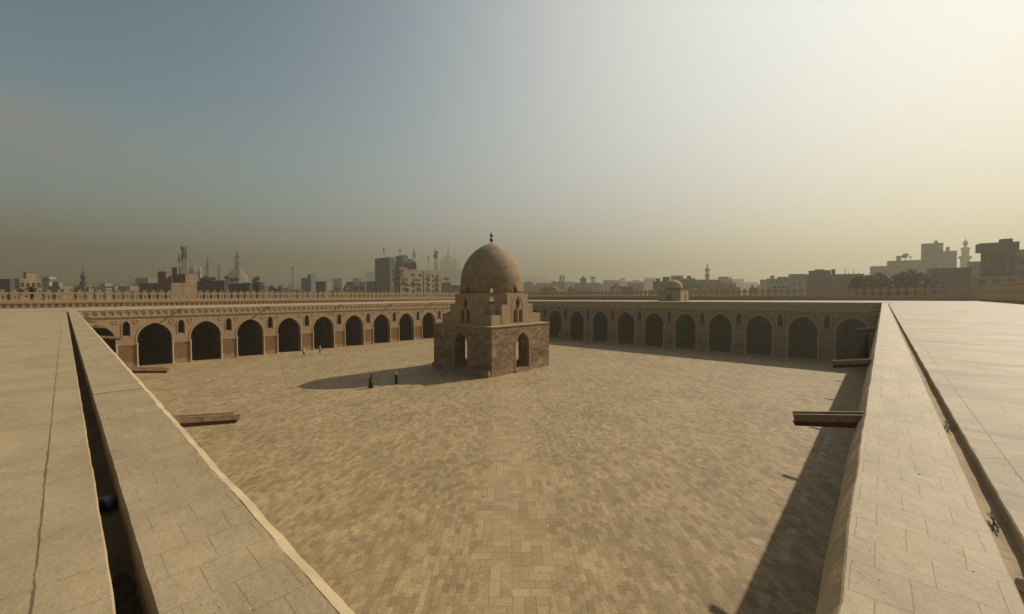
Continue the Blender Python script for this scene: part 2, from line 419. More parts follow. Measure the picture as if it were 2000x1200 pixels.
def wing(name, origin, rz, xa, xb, centers, depth, spec, m_wall, label, detail, rows, back=True):
    ftop = .16 if detail else .42
    """local x along the court, y away from it, z up"""
    t = empty(name, (*origin, 0), rz, label, 'arcade', 'arcaded wings around the courtyard')
    mw = Matrix.Translation((*origin, 0)) @ Matrix.Rotation(rz, 4, 'Z')
    def zl(x, y):
        p = mw @ Vector((x, y, 0)); return zr(p.x, p.y)
    dz, w = spec['dz'], 2.3
    zimp, zap, zsp = 3.92+dz, 7.32+dz, 4.55+dz
    fz0 = 8.45+dz*.7
    th = 1.25
    def outline(x0, x1, cs, ztop0, ztop1):
        p = [(x0, 0)]
        for c in sorted(cs):
            if c-w > x0+.05 and c+w < x1-.05: p += arch_pts(c, w, 0, zsp, zap, 12)
        p += [(x1, 0), (x1, ztop1), (x0, ztop0)]
        return p
    xs = sorted(centers)
    pit = xs[1]-xs[0]
    wins = [c-pit/2 for c in xs] + [xs[-1]+pit/2]
    holes = [arch_pts(c, .46, 5.3+dz, 6.9+dz, 7.72+dz, 6) for c in wins if xa+.9 < c < xb-.9]
    me = fill('wall', [outline(xa, xb, xs, fz0, fz0)] + holes, th)
    mobj('wall', me, m_wall, t)
    # frieze zone and cornice
    bm = bmesh.new()
    n = 30
    for k in range(n):
        x0, x1 = xa+(xb-xa)*k/n, xa+(xb-xa)*(k+1)/n
        z0, z1 = zl(x0, 0)-ftop, zl(x1, 0)-ftop
        for (ya, yb, za, zb0, zb1) in ((.0, th, fz0, z0, z1),):
            v = [bm.verts.new(p) for p in ((x0,ya,za),(x1,ya,za),(x1,yb,za),(x0,yb,za),(x0,ya,zb0),(x1,ya,zb1),(x1,yb,zb1),(x0,yb,zb0))]
            for f in ((0,3,2,1),(4,5,6,7),(0,1,5,4),(1,2,6,5),(2,3,7,6),(3,0,4,7)): bm.faces.new([v[i] for i in f])
    if detail:
        box(bm, xa, xb, -.13, -.002, fz0-.06, fz0+.05)
        hw = .955/2; x = xa+hw
        K = 16
        while x < xb-hw:
            za, zb_ = fz0+.052, zl(x, 0)-.165
            zc, hh = (za+zb_)/2, (zb_-za)/2; rr = min(.37, hh*.80)
            O, I, D, B, T = [], [], [], [], []
            for k in range(K):
                an = 2*math.pi*k/K; dx, dz_ = math.cos(an), math.sin(an); q = max(abs(dx), abs(dz_))
                O.append(bm.verts.new((x+hw*dx/q, -.11, zc+hh*dz_/q)))
                pe = 1+.07*math.cos(an*8)
                I.append(bm.verts.new((x+rr*pe*dx, -.11, zc+rr*pe*dz_)))
                D.append(bm.verts.new((x+rr*.93*dx, -.006, zc+rr*.93*dz_)))
                B.append(bm.verts.new((x+rr*.42*dx, -.006, zc+rr*.42*dz_)))
            c = bm.verts.new((x, -.085, zc))
            for k in range(K):
                j = (k+1) % K
                for p_, q_ in ((O, I), (I, D), (D, B)): bm.faces.new((p_[k], p_[j], q_[j], q_[k]))
                bm.faces.new((B[k], B[j], c))
            x += .955
    bmo('frieze', bm, M['frieze'], t)
    if detail:
        cs_vis = [c for c in xs if xa < c-w and c+w < xb]
        o1 = arch_pts(0, w+.22, zimp, zsp, zap+.24, 12); i1 = arch_pts(0, w-.05, zimp, zsp, zap-.05, 12)
        arme = fill('archivolt', [o1 + i1[::-1]], .3)
        arme.transform(Matrix.Translation((0, -.05, 0))); arme.materials.append(M['trim'])
        bm = bmesh.new()
        lathe(bm, [(.20,0),(.20,.25),(.13,.32),(.12,zimp-.45),(.20,zimp-.18),(.20,zimp)], 10)
        cme = bpy.data.meshes.new('colonnette'); bm.to_mesh(cme); bm.free(); cme.materials.append(M['column'])
        so = arch_pts(0, .62, 5.2+dz, 6.95+dz, 7.95+dz, 6); si = arch_pts(0, .46, 5.2+dz, 6.9+dz, 7.72+dz, 6)
        sme = fill('window_surround', [so + si[::-1]], .12); sme.transform(Matrix.Translation((0, -.05, 0))); sme.materials.append(M['trim'])
        bm = bmesh.new(); rosette(bm, 0, 0, .42, -.004)
        rme = bpy.data.meshes.new('rosette'); bm.to_mesh(rme); bm.free(); rme.materials.append(M['frieze'])
        for c in cs_vis:
            o = mobj('archivolt', arme, None, t); o.location = (c, 0, 0)
            for s in (-1, 1):
                o = mobj('colonnette', cme, None, t); o.location = (c+s*(w+.02), -.02, 0)
        bm = bmesh.new(); box(bm, -(pit/2-w)+.26, (pit/2-w)-.26, -.07, -.003, zimp-.22, zimp+.02)
        ime = bpy.data.meshes.new('impost_band'); bm.to_mesh(ime); bm.free(); ime.materials.append(M['trim'])
        for c in wins:
            if xa+1.6 < c < xb-1.6:
                o = mobj('window_surround', sme, None, t); o.location = (c, 0, 0)
                for s in (-1, 1):
                    o = mobj('rosette', rme, None, t); o.location = (c+s*1.28, 0, 7.62+dz)
                o = mobj('impost_band', ime, None, t); o.location = (c, 0, 0)
    # inner rows of piers and the aisles' back wall
    for r_ in range(1, rows+1):
        y = 6.2*r_
        if y > depth-2: break
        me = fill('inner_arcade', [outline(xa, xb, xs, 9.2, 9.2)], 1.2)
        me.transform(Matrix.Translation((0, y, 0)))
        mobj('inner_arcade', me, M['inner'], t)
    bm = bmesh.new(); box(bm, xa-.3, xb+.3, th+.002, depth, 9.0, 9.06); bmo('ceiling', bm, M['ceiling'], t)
    bm = bmesh.new(); box(bm, xa, xb, .9, depth, -.015, .006); bmo('aisle_floor', bm, M['shade_floor'], t)
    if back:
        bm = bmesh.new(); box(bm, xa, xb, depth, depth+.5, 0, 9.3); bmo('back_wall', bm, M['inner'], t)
    return t, mw, zl

def strip(stations, prof):
    """sweep: prof(x) gives [(y,z),...]"""
    bm = bmesh.new(); prev = None
    for x in stations:
        cur = [bm.verts.new((x, y, z)) for y, z in prof(x)]
        if prev:
            for a in range(len(cur)-1): bm.faces.new((prev[a], prev[a+1], cur[a+1], cur[a]))
        prev = cur
    return bm
def steps(a, b, fine, at=0):
    """stations, denser near `at`"""
    out = [a]; x = a
    while x < b:
        x += max(fine, abs(x-at)*.035)
        out.append(min(x, b))
    return out
def nz(x, k, s=1.0): return noise.noise(Vector((x*s, k*7.3, 1.7)))

PL = [9.685+7.1418*k for k in range(-1, 12)]
PRv = [3.406+7.037*k for k in range(0, 13)]
LS = dict(dz=0.0); RS = dict(dz=.45)

# far left wing (sunlit)
tL, mL, zL = wing('arcade_wing', (0, S_V), 0, -.9, S_U-.02, PL, 27, LS, M['wall_sun'],
    'sunlit brown arcade behind the four people, its frieze of rosettes catching the light', True, 3)
def roofmesh(t, zl, x0, x1, y0, y1, m, th=.45):
    bm = bmesh.new()
    xs_ = [x0+(x1-x0)*k/40 for k in range(41)]; ys_ = [y0+(y1-y0)*k/6 for k in range(7)]
    top = [[bm.verts.new((x, y, zl(x, y)+.02*nz(x+y*3, 3, .4))) for y in ys_] for x in xs_]
    bot = [[bm.verts.new((x, y, zl(x, y)-th)) for y in ys_] for x in xs_]
    for i in range(40):
        for j in range(6):
            bm.faces.new((top[i][j], top[i+1][j], top[i+1][j+1], top[i][j+1]))
            bm.faces.new((bot[i][j], bot[i][j+1], bot[i+1][j+1], bot[i+1][j]))
        bm.faces.new((bot[i][0], bot[i+1][0], top[i+1][0], top[i][0]))
        bm.faces.new((top[i][6], top[i+1][6], bot[i+1][6], bot[i][6]))
    for j in range(6):
        bm.faces.new((top[0][j], top[0][j+1], bot[0][j+1], bot[0][j])); bm.faces.new((bot[40][j], bot[40][j+1], top[40][j+1], top[40][j]))
    return bmo('roof', bm, m, t)
def cornice(t, zl, xa, xb, m):
    # slim roof-edge course between frieze and roof
    bm = bmesh.new(); prev = None
    for k in range(61):
        x = xa+(xb-xa)*k/60; z = zl(x, 0); j = .012*nz(x, 5, 1.3)
        cur = [bm.verts.new(p) for p in ((x,-.13+j,z-.16),(x,-.16+j,z-.03),(x,-.13+j,z+.0),(x,1.2,z+.0),(x,1.2,z-.16))]
        if prev:
            for a in range(5): bm.faces.new((prev[a], prev[(a+1) % 5], cur[(a+1) % 5], cur[a]))
        else: bm.faces.new(cur)
        prev = cur
    bm.faces.new(prev[::-1])
    return bmo('cornice', bm, m, t)
cornice(tL, zL, -.3, S_U-.02, M['lip'])
roofmesh(tL, zL, -14.2, S_U+32, 1.2, 27.2, M['roof_left'])

# far right wing (in shade)
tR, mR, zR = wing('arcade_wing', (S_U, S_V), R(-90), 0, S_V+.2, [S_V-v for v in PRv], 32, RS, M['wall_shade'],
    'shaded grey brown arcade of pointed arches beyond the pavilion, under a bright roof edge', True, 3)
cornice(tR, zR, 0, S_V+.2, M['lip'])
roofmesh(tR, zR, .0, S_V+14.2, 1.2, 32.2, M['roof_right'])

# near left wing: coping, gutter and roof below the camera on the left
OX = .38
tN, mN, zN = wing('arcade_wing', (OX, 0), R(90), 0, S_V, [3.5+7.09*k for k in range(13)], 13.5, LS, M['wall_sun'],
    'near left arcade seen from its roof, broad tan coping with a dark gutter', False, 1)
def EL(x):   # distances scale with the drop from the eye so the edges run true
    d = CAM.z - zr(0, x)
    f = lambda r: OX - (CAM.x + r*d)
    w = .016*nz(x, 1, .9) + .012*nz(x, 2, 3.6) + .018*max(0, nz(x, 8, 2.1)-.32)*3
    bend = .9*max(0, (x-84)/8)**2
    return d, f(.603*1.04)+w, f(.559)+.7*w, f(.1728)+.006*nz(x, 3, 3)+bend, f(.0905)+.008*nz(x, 4, 3)+bend
def zlf(x): return zr(0, x)
st = steps(-14, S_V, .12, at=2)
st = [s for s in st if s >= -1.05] if False else st
stc = [s for s in st if s > -1.0]
def p_lip(x):
    d, a, b_, g1, g2 = EL(x); z = zlf(x)
    cr = .012 if nz(x, 9, 1.1) > -.15 else .003
    return [(a+.03, z-.9), (a, z-.16+.01*nz(x,6,3)), (a+.015, z-.085+.012*nz(x,6,5)), (b_-.012, z-.018+.006*nz(x,7,6)), (b_, z-.018-cr*1.2), (b_+.006, z)]
bmo('edge_lip', strip(stc, p_lip), M['lip'], tN)
def p_cop(x):
    d, a, b_, g1, g2 = EL(x); z = zlf(x)
    ys = [b_+.006+(g1-.01-b_-.006)*k/5 for k in range(6)]
    return [(y, z+.008*nz(x*.8, y*5, 1.0)+(-.0 if k in (0,) else 0)) for k, y in enumerate(ys)] + [(g1, z-.02), (g1, z-.28)]
bmo('coping', strip(stc, p_cop), M['coping_left'], tN)
def p_gut(x):
    d, a, b_, g1, g2 = EL(x); z = zlf(x)
    return [(g1, z-.275), (g1+(g2-g1)*.5, z-.30+.02*nz(x,11,2)), (g2, z-.275)]
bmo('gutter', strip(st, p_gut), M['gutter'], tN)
def p_roof(x):
    d, a, b_, g1, g2 = EL(x); z = zlf(x)
    out = [(g2, z-.28), (g2, z-.02), (g2+.012, z)]
    for k in range(1, 9):
        y = g2 + (14.2-g2)*(k/8)**2
        out.append((y, z+.01*nz(x*.5, y, 1.0)))
    out += [(14.2, z-.45)]
    return out
bmo('roof', strip(st, p_roof), M['roof_left'], tN)
# slightly raised course across the coping, as seen beside the second spout
bm = bmesh.new()
zc = zlf(10.35); box(bm, 10.32, 10.40, EL(10.35)[2]+.02, EL(10.35)[3]-.012, zc-.02, zc+.022)
bmo('coping_ridge', bm, M['lip'], tN)

# near right wing
OY = -.2
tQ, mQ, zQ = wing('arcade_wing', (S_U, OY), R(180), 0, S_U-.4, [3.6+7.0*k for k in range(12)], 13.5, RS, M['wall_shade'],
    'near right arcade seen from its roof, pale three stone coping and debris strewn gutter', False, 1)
def ER(x):
    u = S_U-x; d = CAM.z - zr(u, 0)
    f = lambda r: OY - (CAM.y - r*d)
    w = .012*nz(u, 21, .9) + .008*nz(u, 22, 4.0) + .012*max(0, nz(u, 28, 2.1)-.32)*3
    bend = .5*max(0, (u-80)/10)**2
    fl = -.144*(d+.38)
    low = OY - (CAM.y + .145*(d+.38))
    top = OY - (CAM.y + .0944*d)
    return low+w*.8, top+w, f(.354)+.006*nz(u,23,3)+bend, f(.436)+.01*nz(u,24,3)+bend
def zrf(x): return zr(S_U-x, 0)
stR = [S_U-s for s in steps(.34, S_U, .12, at=2)][::-1]
stRr = [S_U-s for s in steps(-.40, S_U+14, .12, at=2)][::-1]
bmo('edge_lip', strip(stR, lambda x: [(ER(x)[0]+.02, zrf(x)-.75), (ER(x)[0], zrf(x)-.38+.015*nz(x,6,3)), ((ER(x)[0]+ER(x)[1])/2-.012+.012*nz(x,31,4), zrf(x)-.2), (ER(x)[1]-.008, zrf(x)-.015), (ER(x)[1]+.006, zrf(x))]), M['lip'], tQ)
def p_copR(x):
    lo, tp, g1, g2 = ER(x); z = zrf(x)
    ys = [tp+.006+(g1-.01-tp-.006)*k/4 for k in range(5)]
    return [(y, z+.006*nz(x*.8, y*5, 1.0)) for y in ys] + [(g1, z-.012), (g1, z-.125)]
bmo('coping', strip(stR, p_copR), M['coping_right'], tQ)
bmo('gutter', strip(stRr, lambda x: [(ER(x)[2], zrf(x)-.12), ((ER(x)[2]+ER(x)[3])/2, zrf(x)-.128+.008*nz(x,41,4)), (ER(x)[3], zrf(x)-.12)]), plain('gutter_lime', (.42,.33,.21), (.30,.23,.14), 2.2, .9, .6, .1), tQ)
def p_roofR(x):
    lo, tp, g1, g2 = ER(x); z = zrf(x)
    out = [(g2, z-.125), (g2, z-.015), (g2+.01, z)]
    for k in range(1, 9):
        y = g2 + (14.2-g2)*(k/8)**2
        out.append((y, z+.012*nz(x*.5, y, 1.0)))
    return out + [(14.2, z-.45)]
bmo('roof', strip(stRr, p_roofR), M['roof_right'], tQ)
# the corner block between the two near copings
# ------------------------------------------------------------------ dirt and bottle in the gutters
def lump(name, pts, m, label, cat, seed):
    bm = bmesh.new(); rnd = random.Random(seed)
    for (x, y, z, rx, ry, rz_) in pts:
        ret = bmesh.ops.create_icosphere(bm, subdivisions=2, radius=1)
        for v in ret['verts']:
            k = 1+.35*noise.noise(v.co*2.3+Vector((x*9, y*9, seed)))
            v.co = Vector((x+v.co.x*rx*k, y+v.co.y*ry*k, z+v.co.z*rz_*k))
    return tag(bmo(name, bm, m), label, cat)
gl = lambda v: OX - (EL(v)[3]+EL(v)[4])/2
def heap(name, mk, x0, x1, half, z, hmax, m, label, cat, seed):
    """a low crusted heap along a gutter; mk(x, off) gives the plan position"""
    bm = bmesh.new(); nx, ny = 90, 14; g = []
    for i in range(nx+1):
        row = []
        for j in range(ny+1):
            t, q = i/nx, j/ny*2-1
            x = x0+(x1-x0)*t; px_, py_ = mk(x, q*half)
            env = min(1, 4*(1-t)+.12)*(1-.55*q*q)
            h = .45+.5*noise.noise(Vector((px_*6, py_*9, seed)))+.45*noise.noise(Vector((px_*24, py_*24, seed+3)))+.3*abs(noise.noise(Vector((px_*60, py_*60, seed+5))))
            row.append(bm.verts.new((px_, py_, z(x)+max(-.012, hmax*env*h-.006))))
        g.append(row)
    for i in range(nx):
        for j in range(ny): bm.faces.new((g[i][j], g[i+1][j], g[i+1][j+1], g[i][j+1]))
    return tag(bmo(name, bm, m), label, cat)
heap('mud_heap', lambda v, o: (gl(v)+o, v), 1.9, 3.75, .065, lambda v: zlf(v)-.285, .06, M['debris'], 'crusted dark mud lying in the near end of the left gutter', 'mud', 5)
gr = lambda u: OY - (ER(S_U-u)[2]+ER(S_U-u)[3])/2
heap('mud_heap', lambda u, o: (u, gr(u)+o), 1.7, 3.5, .058, lambda u: zr(u,0)-.125, .05, M['debris'], 'dry brown dirt filling the near end of the right gutter', 'dirt', 6)
for u0, n_, lab in ((4.35, 7, 'little tangle of twigs in the right gutter nearest the dirt'), (7.5, 9, 'dark twig nest in the right gutter farther from the dirt')):
    bm = bmesh.new()
    for k in range(n_):
        u = u0+random.uniform(-.12,.12)*u0/5; y = gr(u)
        a = random.uniform(-.6,.6)
        tube(bm, (u-.12*math.cos(a), y-.04*math.sin(a), zr(u,0)-.10), (u+.12*math.cos(a), y+.05*math.sin(a), zr(u,0)-.085+.03*random.random()), .004, 4)
    tag(bmo('twig_tangle', bm, M['debris']), lab, 'twigs')
# loose grit on the roofs
bm = bmesh.new(); rnd = random.Random(77)
for k in range(1100):
    r_ = rnd.uniform(.0015, .005) * (1.8 if rnd.random() < .04 else 1)
    if k % 2:
        v = 1.2+14*rnd.random()**2; x = rnd.uniform(-.36, .32) if rnd.random() < .5 else rnd.uniform(-3.5, -.56); y = v
        z = zr(0, v)
    else:
        u = 1.4+14*rnd.random()**2; x = u; y = rnd.uniform(-.95, -.32) if rnd.random() < .2 else rnd.uniform(-4, -1.16); z = zr(u, 0)
    ret = bmesh.ops.create_icosphere(bm, subdivisions=1, radius=1)
    for q in ret['verts']: q.co = Vector((x+q.co.x*r_*1.3, y+q.co.y*r_, z+.002+q.co.z*r_*.6)) + Vector((rnd.uniform(-1,1), rnd.uniform(-1,1), 0))*r_*.3
tag(bmo('roof_grit', bm, plain('grit_stone', (.34,.26,.16), (.24,.18,.11), 30, .9, .2, .2)), 'loose grit scattered over the near roofs', 'grit', kind='stuff')
# crushed blue bottle end
v0 = 5.13
bt = empty('plastic_bottle', (gl(v0)+.0, v0, zlf(v0)-.215), R(25), 'crushed dark blue plastic bottle lying in the left gutter', 'bottle')
bm = bmesh.new()
lathe(bm, [(.0,-.11),(.052,-.105),(.058,-.09),(.053,-.06),(.057,-.03),(.052,0),(.057,.03),(.053,.06),(.058,.08),(.045,.10),(.0,.105)], 18)
for v in bm.verts: v.co += Vector((noise.noise(v.co*22), noise.noise(v.co*22+Vector((5,0,0))), 0))*.012
bmesh.ops.rotate(bm, verts=bm.verts, matrix=Matrix.Rotation(R(78), 3, 'X'))
bmo('body', bm, M['bottle'], bt, smooth=True)
bm = bmesh.new(); lathe(bm, [(0,.10),(.022,.10),(.022,.125),(0,.125)], 12)
bmesh.ops.rotate(bm, verts=bm.verts, matrix=Matrix.Rotation(R(78), 3, 'X'))
bmo('cap', bm, M['dark'], bt)

# ------------------------------------------------------------------ wooden water spouts
def spout_mesh():
    bm = bmesh.new()
    # two side boards over a hull, running out along +x from the wall (unit length)
    w = .125
    box(bm, -.2, 1.0, -w, -w+.03, -.112, .0); box(bm, -.2, .95, w-.03, w, -.112, .0)
    prof = [(-w, -.114), (-w*.84, -.205), (w*.84, -.205), (w, -.114)]
    A = [bm.verts.new((-.2, y, z)) for y, z in prof]; B = [bm.verts.new((.985 if z > -.15 else .955, y, z*.93)) for y, z in prof]
    for i in range(4): bm.faces.new((A[i], A[(i+1) % 4], B[(i+1) % 4], B[i]))
    bm.faces.new(A[::-1]); bm.faces.new(B)
    for x in (.08, .5, .9): box(bm, x, x+.025, -w-.006, -w-.001, -.10, -.012)
    me = bpy.data.meshes.new('spout'); bmesh.ops.recalc_face_normals(bm, faces=bm.faces); bm.to_mesh(me); bm.free()
    me.materials.append(M['wood']); return me
SP = spout_mesh()
def spout(x, y, z, rz, label, tilt=0.0, k=1.0):
    o = bpy.data.objects.new('water_spout', SP); link(o)
    o.location = (x, y, z); o.rotation_euler = (0, tilt, rz); o.scale = (k, 1, 1)
    tag(o, label, 'water spout', 'wooden water spouts along the roof edges')
order = ['largest', 'second', 'third', 'fourth', 'fifth', 'sixth', 'seventh']
for k, v in enumerate((9.62, 18.2, 35.5, 50.0, 64.2, 78.4)):
    spout(.46, v, zlf(v)-.47, R(-1), ['weathered wooden water spout nearest the camera on the left wall', 'low wooden water spout on the left wall in front of a brick pier',
          'wooden spout on the left wall crossing a dark arch', 'small spout high on the left wall just behind the arch crossing one',
          'faint spout on the left wall second from the far corner', 'tiny spout on the left wall next to the far corner'][k], R(8.2), 1.28)
for k, u in enumerate((7.42, 14.3, 28.2, 43.4, 56.5, 70.0, 83.0)):
    spout(u, -.16, zr(u,0)-.085, R(90), ['dark red wooden spout nearest the camera on the right wall, reaching into sunlight', 'dark spout on the right wall crossing the foot of the last arch',
          'slender spout on the right wall crossing the middle of the last arch', 'thin spout on the right wall just above the last arch', 'thin pale topped spout, fifth along the right wall',
          'tiny spout on the right wall near the frieze, sixth along', 'tiny spout on the right wall closest to the far corner'][k], R(10), .84)
for k, u in enumerate((13.2, 27.1, 42.0, 55.0, 67.4, 80.5)):
    spout(u, S_V-.1, 9.62+zr(u,S_V)-zr(10,S_V)-.02, R(-90), ['spout over the first full arch of the sunlit arcade', 'spout of the sunlit arcade above its third full arch',
          'spout of the sunlit arcade above the man with khaki trousers', 'spout of the sunlit arcade in the middle of its whitish stretch of frieze',
          'spout of the sunlit arcade close above the patched white arch', 'spout of the sunlit arcade hidden next to the pavilion'][k], R(8), .8)
for k, v in enumerate((63.5, 49.5, 42.1, 28.0, 14.0, 6.9)):
    spout(S_U-.1, v, zr(S_U,v)-.06, R(180), ['stub spout on the shaded arcade closest to the pavilion', 'stub spout on the shaded arcade, second from the pavilion', 'stub spout on the shaded arcade left of the small roof dome',
          'stub spout on the shaded arcade right of the small roof dome', 'stub spout above the third arch from the right wall', 'stub spout above the two arches nearest the right wall'][k], R(10), .55)

# ------------------------------------------------------------------ outer walls with openwork cresting
def merlon_mesh():
    hw = .70
    def halfoval(s):
        pts = []
        for k in range(0, 9):
            a = -math.pi/2 + math.pi*k/8
            pts.append((s*(hw-.27*math.cos(a)), .98+.64*math.sin(a)))
        return pts
    right = [(hw, 0), (hw, .34)] + halfoval(1)[0:] + [(hw, 1.62), (hw, 1.80), (.50, 1.93), (.16, 1.96), (.15, 2.10), (.40, 2.40), (.16, 2.37)]
    left = [(-x, z) for x, z in right[::-1]]
    outl = [(0, 0)] + right + [(0, 2.29)] + left
    key = [(.065, .42)] + [(.17*math.sin(a), 1.08-.17*math.cos(a)) for a in [R(25+31*k) for k in range(11)]] + [(-.065, .42)]
    # drop coincident points
    res = []
    for p in outl:
        if not res or math.hypot(p[0]-res[-1][0], p[1]-res[-1][1]) > 1e-3: res.append(p)
    me = fill('merlon', [res, key], .30); me.materials.append(M['outer']); return me
MER = merlon_mesh()
def outer_wall(loc, rz, length, base, label, n_mer, step=1.4, m=None, start=0):
    t = empty('boundary_wall', (*loc, 0), rz, label, 'wall', 'outer walls of the mosque')
    bm = bmesh.new()
    box(bm, 0, length, .0, 1.2, 0, base-1.02)                       # wall
    box(bm, 0, length, .22, 1.2, base-1.018, base-.32)              # niche course ground
    box(bm, 0, length, -.06, 1.2, base-.318, base)                  # string course
    x = .25
    while x < length-.3:                                            # piers between the square niches
        box(bm, x, x+.36, .02, .218, base-1.017, base-.321); x += .92
    bmo('wall', bm, M['outer'], t)
    for k in range(n_mer):
        o = mobj('merlon', MER, None, t); o.location = (start+step*(k+.5), .35, base); o.scale = (step/1.4*1.001, 1, 1)
    return t
outer_wall((-14.6, 119.2), 0, 137.4, 10.82, 'sunlit outer wall with openwork cresting behind the sunlit arcade roof', 98)
outer_wall((122.8, 119.0), R(-90), 119.2+14.4, 11.08, 'shaded outer wall with openwork cresting behind the small roof dome', 95)
outer_wall((122.6, -14.6), R(180), 92, 11.1, 'outer wall running towards the camera at the right edge of the roof', 65)
outer_wall((-14.6, -14.6), R(90), 133.6, 10.8, 'outer wall along the left side of the near left roof, out at the picture edge', 20, start=105)

# ------------------------------------------------------------------ mihrab dome on the sanctuary roof
mt = empty('roof_dome', (102.8, 38.7, 10.2), 0, 'small domed cube standing on the shaded arcade roof', 'dome')
bm = bmesh.new(); box(bm, -2.75, 2.75, -2.75, 2.75, -.4, 2.72); box(bm, -2.83, 2.83, -2.83, 2.83, 2.722, 2.86)
bmo('base', bm, M['tier'], mt)
bm = bmesh.new(); lathe(bm, [(1.95, 2.86), (1.95, 3.3)], 24); bmo('drum', bm, M['dark'], mt)
bm = bmesh.new(); lathe(bm, [(2.15,3.2),(2.15,3.4),(2.08,3.9),(1.86,4.4),(1.5,4.82),(1.0,5.15),(.5,5.32),(.12,5.4),(0,5.42)], 32); bmo('dome', bm, M['trim'], mt, smooth=True)
bm = bmesh.new(); lathe(bm, [(.03,5.4),(.03,5.7),(.09,5.78),(.03,5.86),(0,6.1)], 8); bmo('finial', bm, M['dark'], mt)
bm = bmesh.new(); me = fill('window', [arch_pts(0, .55, .35, 1.1, 1.75)], .04); me.transform(Matrix.Rotation(R(90), 4, 'Z') @ Matrix.Translation((0,2.73,0))); mobj('window', me, M['dark'], mt); bm.free()
me = fill('door', [arch_pts(0, .45, .05, 1.2, 1.8)], .04); me.transform(Matrix.Translation((.3,-2.77,0))); mobj('door', me, plain('brown_door', (.08,.04,.025), (.06,.03,.02)), mt)

# ------------------------------------------------------------------ ablution pavilion
PC = (47.17, 47.73)
pv = empty('domed_pavilion', (*PC, 0), 0, 'large domed stone pavilion in the centre of the courtyard', 'pavilion')
HS, TH = 6.79, 1.9
door = arch_pts(0, 1.58, 0, 4.1, 6.08, 10)
def hallwall(half, rz):
    me = fill('hall_wall', [[(-half, 0)] + door + [(half, 0), (half, 7.0), (-half, 7.0)]], TH)
    me.transform(Matrix.Rotation(rz, 4, 'Z') @ Matrix.Translation((0, -HS, 0)))
    mobj('hall_wall', me, M['ashlar'], pv)
    o1 = arch_pts(0, 1.95, .6, 4.1, 6.52, 10); i1 = arch_pts(0, 1.53, .6, 4.1, 6.03, 10)
    me = fill('door_arch', [o1 + i1[::-1]], .35); me.transform(Matrix.Rotation(rz, 4, 'Z') @ Matrix.Translation((0, -HS-.045, 0)))
    mobj('door_arch', me, M['ashlar_plain'], pv)
hallwall(HS, 0); hallwall(HS, R(180)); hallwall(HS-TH-.002, R(90)); hallwall(HS-TH-.002, R(-90))
bm = bmesh.new(); box(bm, -HS+.03, HS-.03, -HS+.03, HS-.03, .0, .55); bmo('floor', bm, M['ashlar'], pv)
bm = bmesh.new()
box(bm, -HS+.04, HS-.04, -HS+.04, HS-.04, 7.002, 7.14)
box(bm, -HS-.10, HS+.10, -HS-.10, HS+.10, 7.142, 7.27)
bmo('cornice', bm, M['trim'], pv)
bm = bmesh.new()   # ruined bench along the left face and sill stones
def rough_block(bm, x0, x1, y0, y1, z0, z1, s=.05):
    vs = box(bm, x0, x1, y0, y1, z0, z1)
    for v in vs:
        if v.co.z > z0+.01: v.co += Vector((random.uniform(-s,s), random.uniform(-s,s), random.uniform(-s,s)))
x = -HS+.05
while x < -1.9:
    rough_block(bm, -HS-.62, -HS+.02, x, min(x+1.25, -1.72), 0, 1.0+random.uniform(-.06,.06)); x += 1.26
bmo('bench', bm, M['ashlar'], pv); bm = bmesh.new()
rough_block(bm, -HS-.5, -HS+.02, 4.6, HS-.1, 0, .8)
rough_block(bm, -HS-.38, -HS+.02, 2.2, 4.595, 0, .45)
bmo('bench', bm, M['ashlar'], pv)
bm = bmesh.new()
for rz in (0, 90, 180, 270):
    vs = box(bm, -1.9, 1.9, -HS-.32, -HS+.02, 0, .34)
    bmesh.ops.rotate(bm, verts=vs, matrix=Matrix.Rotation(R(rz), 3, 'Z'), cent=(0,0,0))
bmo('door_step', bm, M['ashlar'], pv)
# stepped zone
A_, C2, C3, B1, B2, G = 5.8, 3.65, 2.42, 5.74, 4.75, 2.35
Z0, Z1, Z2, Z3 = 7.272, 8.84, 10.36, 12.04
def slabface(rz):
    outl = [(-C2, Z0), (C2, Z0), (C2, Z2), (C3, Z2), (C3, Z3), (-C3, Z3), (-C3, Z2), (-C2, Z2)]
    l1 = arch_pts(-.62, .40, 7.55, 9.0, 9.72, 6); l2 = arch_pts(.62, .40, 7.55, 9.0, 9.72, 6)
    ocu = [(0, 9.55), (.34, 9.95), (.5, 10.5), (.45, 10.95), (0, 11.45), (-.45, 10.95), (-.5, 10.5), (-.34, 9.95)]
    me = fill('face_slab', [outl, l1, l2, ocu], 1.1)
    T = Matrix.Rotation(rz, 4, 'Z') @ Matrix.Translation((0, -A_, 0))
    me.transform(T); mobj('face_slab', me, M['tier'], pv)
    # moulded frame round the window
    so = arch_pts(0, 1.32, 7.5, 10.1, 11.85, 8); si = arch_pts(0, 1.16, 7.5, 10.1, 11.66, 8)
    me = fill('window_frame', [so + si[::-1]], .12); me.transform(Matrix.Rotation(rz, 4, 'Z') @ Matrix.Translation((0, -A_-.05, 0)))
    mobj('window_frame', me, M['trim'], pv)
    bm = bmesh.new(); tube(bm, (0, -A_-.03, 7.5), (0, -A_-.03, 9.55), .06, 8)
    tube(bm, (0, -A_-.03, 9.5), (.42, -A_-.03, 10.2), .05, 6); tube(bm, (0, -A_-.03, 9.5), (-.42, -A_-.03, 10.2), .05, 6)
    bmesh.ops.rotate(bm, verts=bm.verts, matrix=Matrix.Rotation(rz, 3, 'Z'), cent=(0,0,0))
    bmo('mullion', bm, M['column'], pv)
for rz in (0, 90, 180, 270): slabface(R(rz))
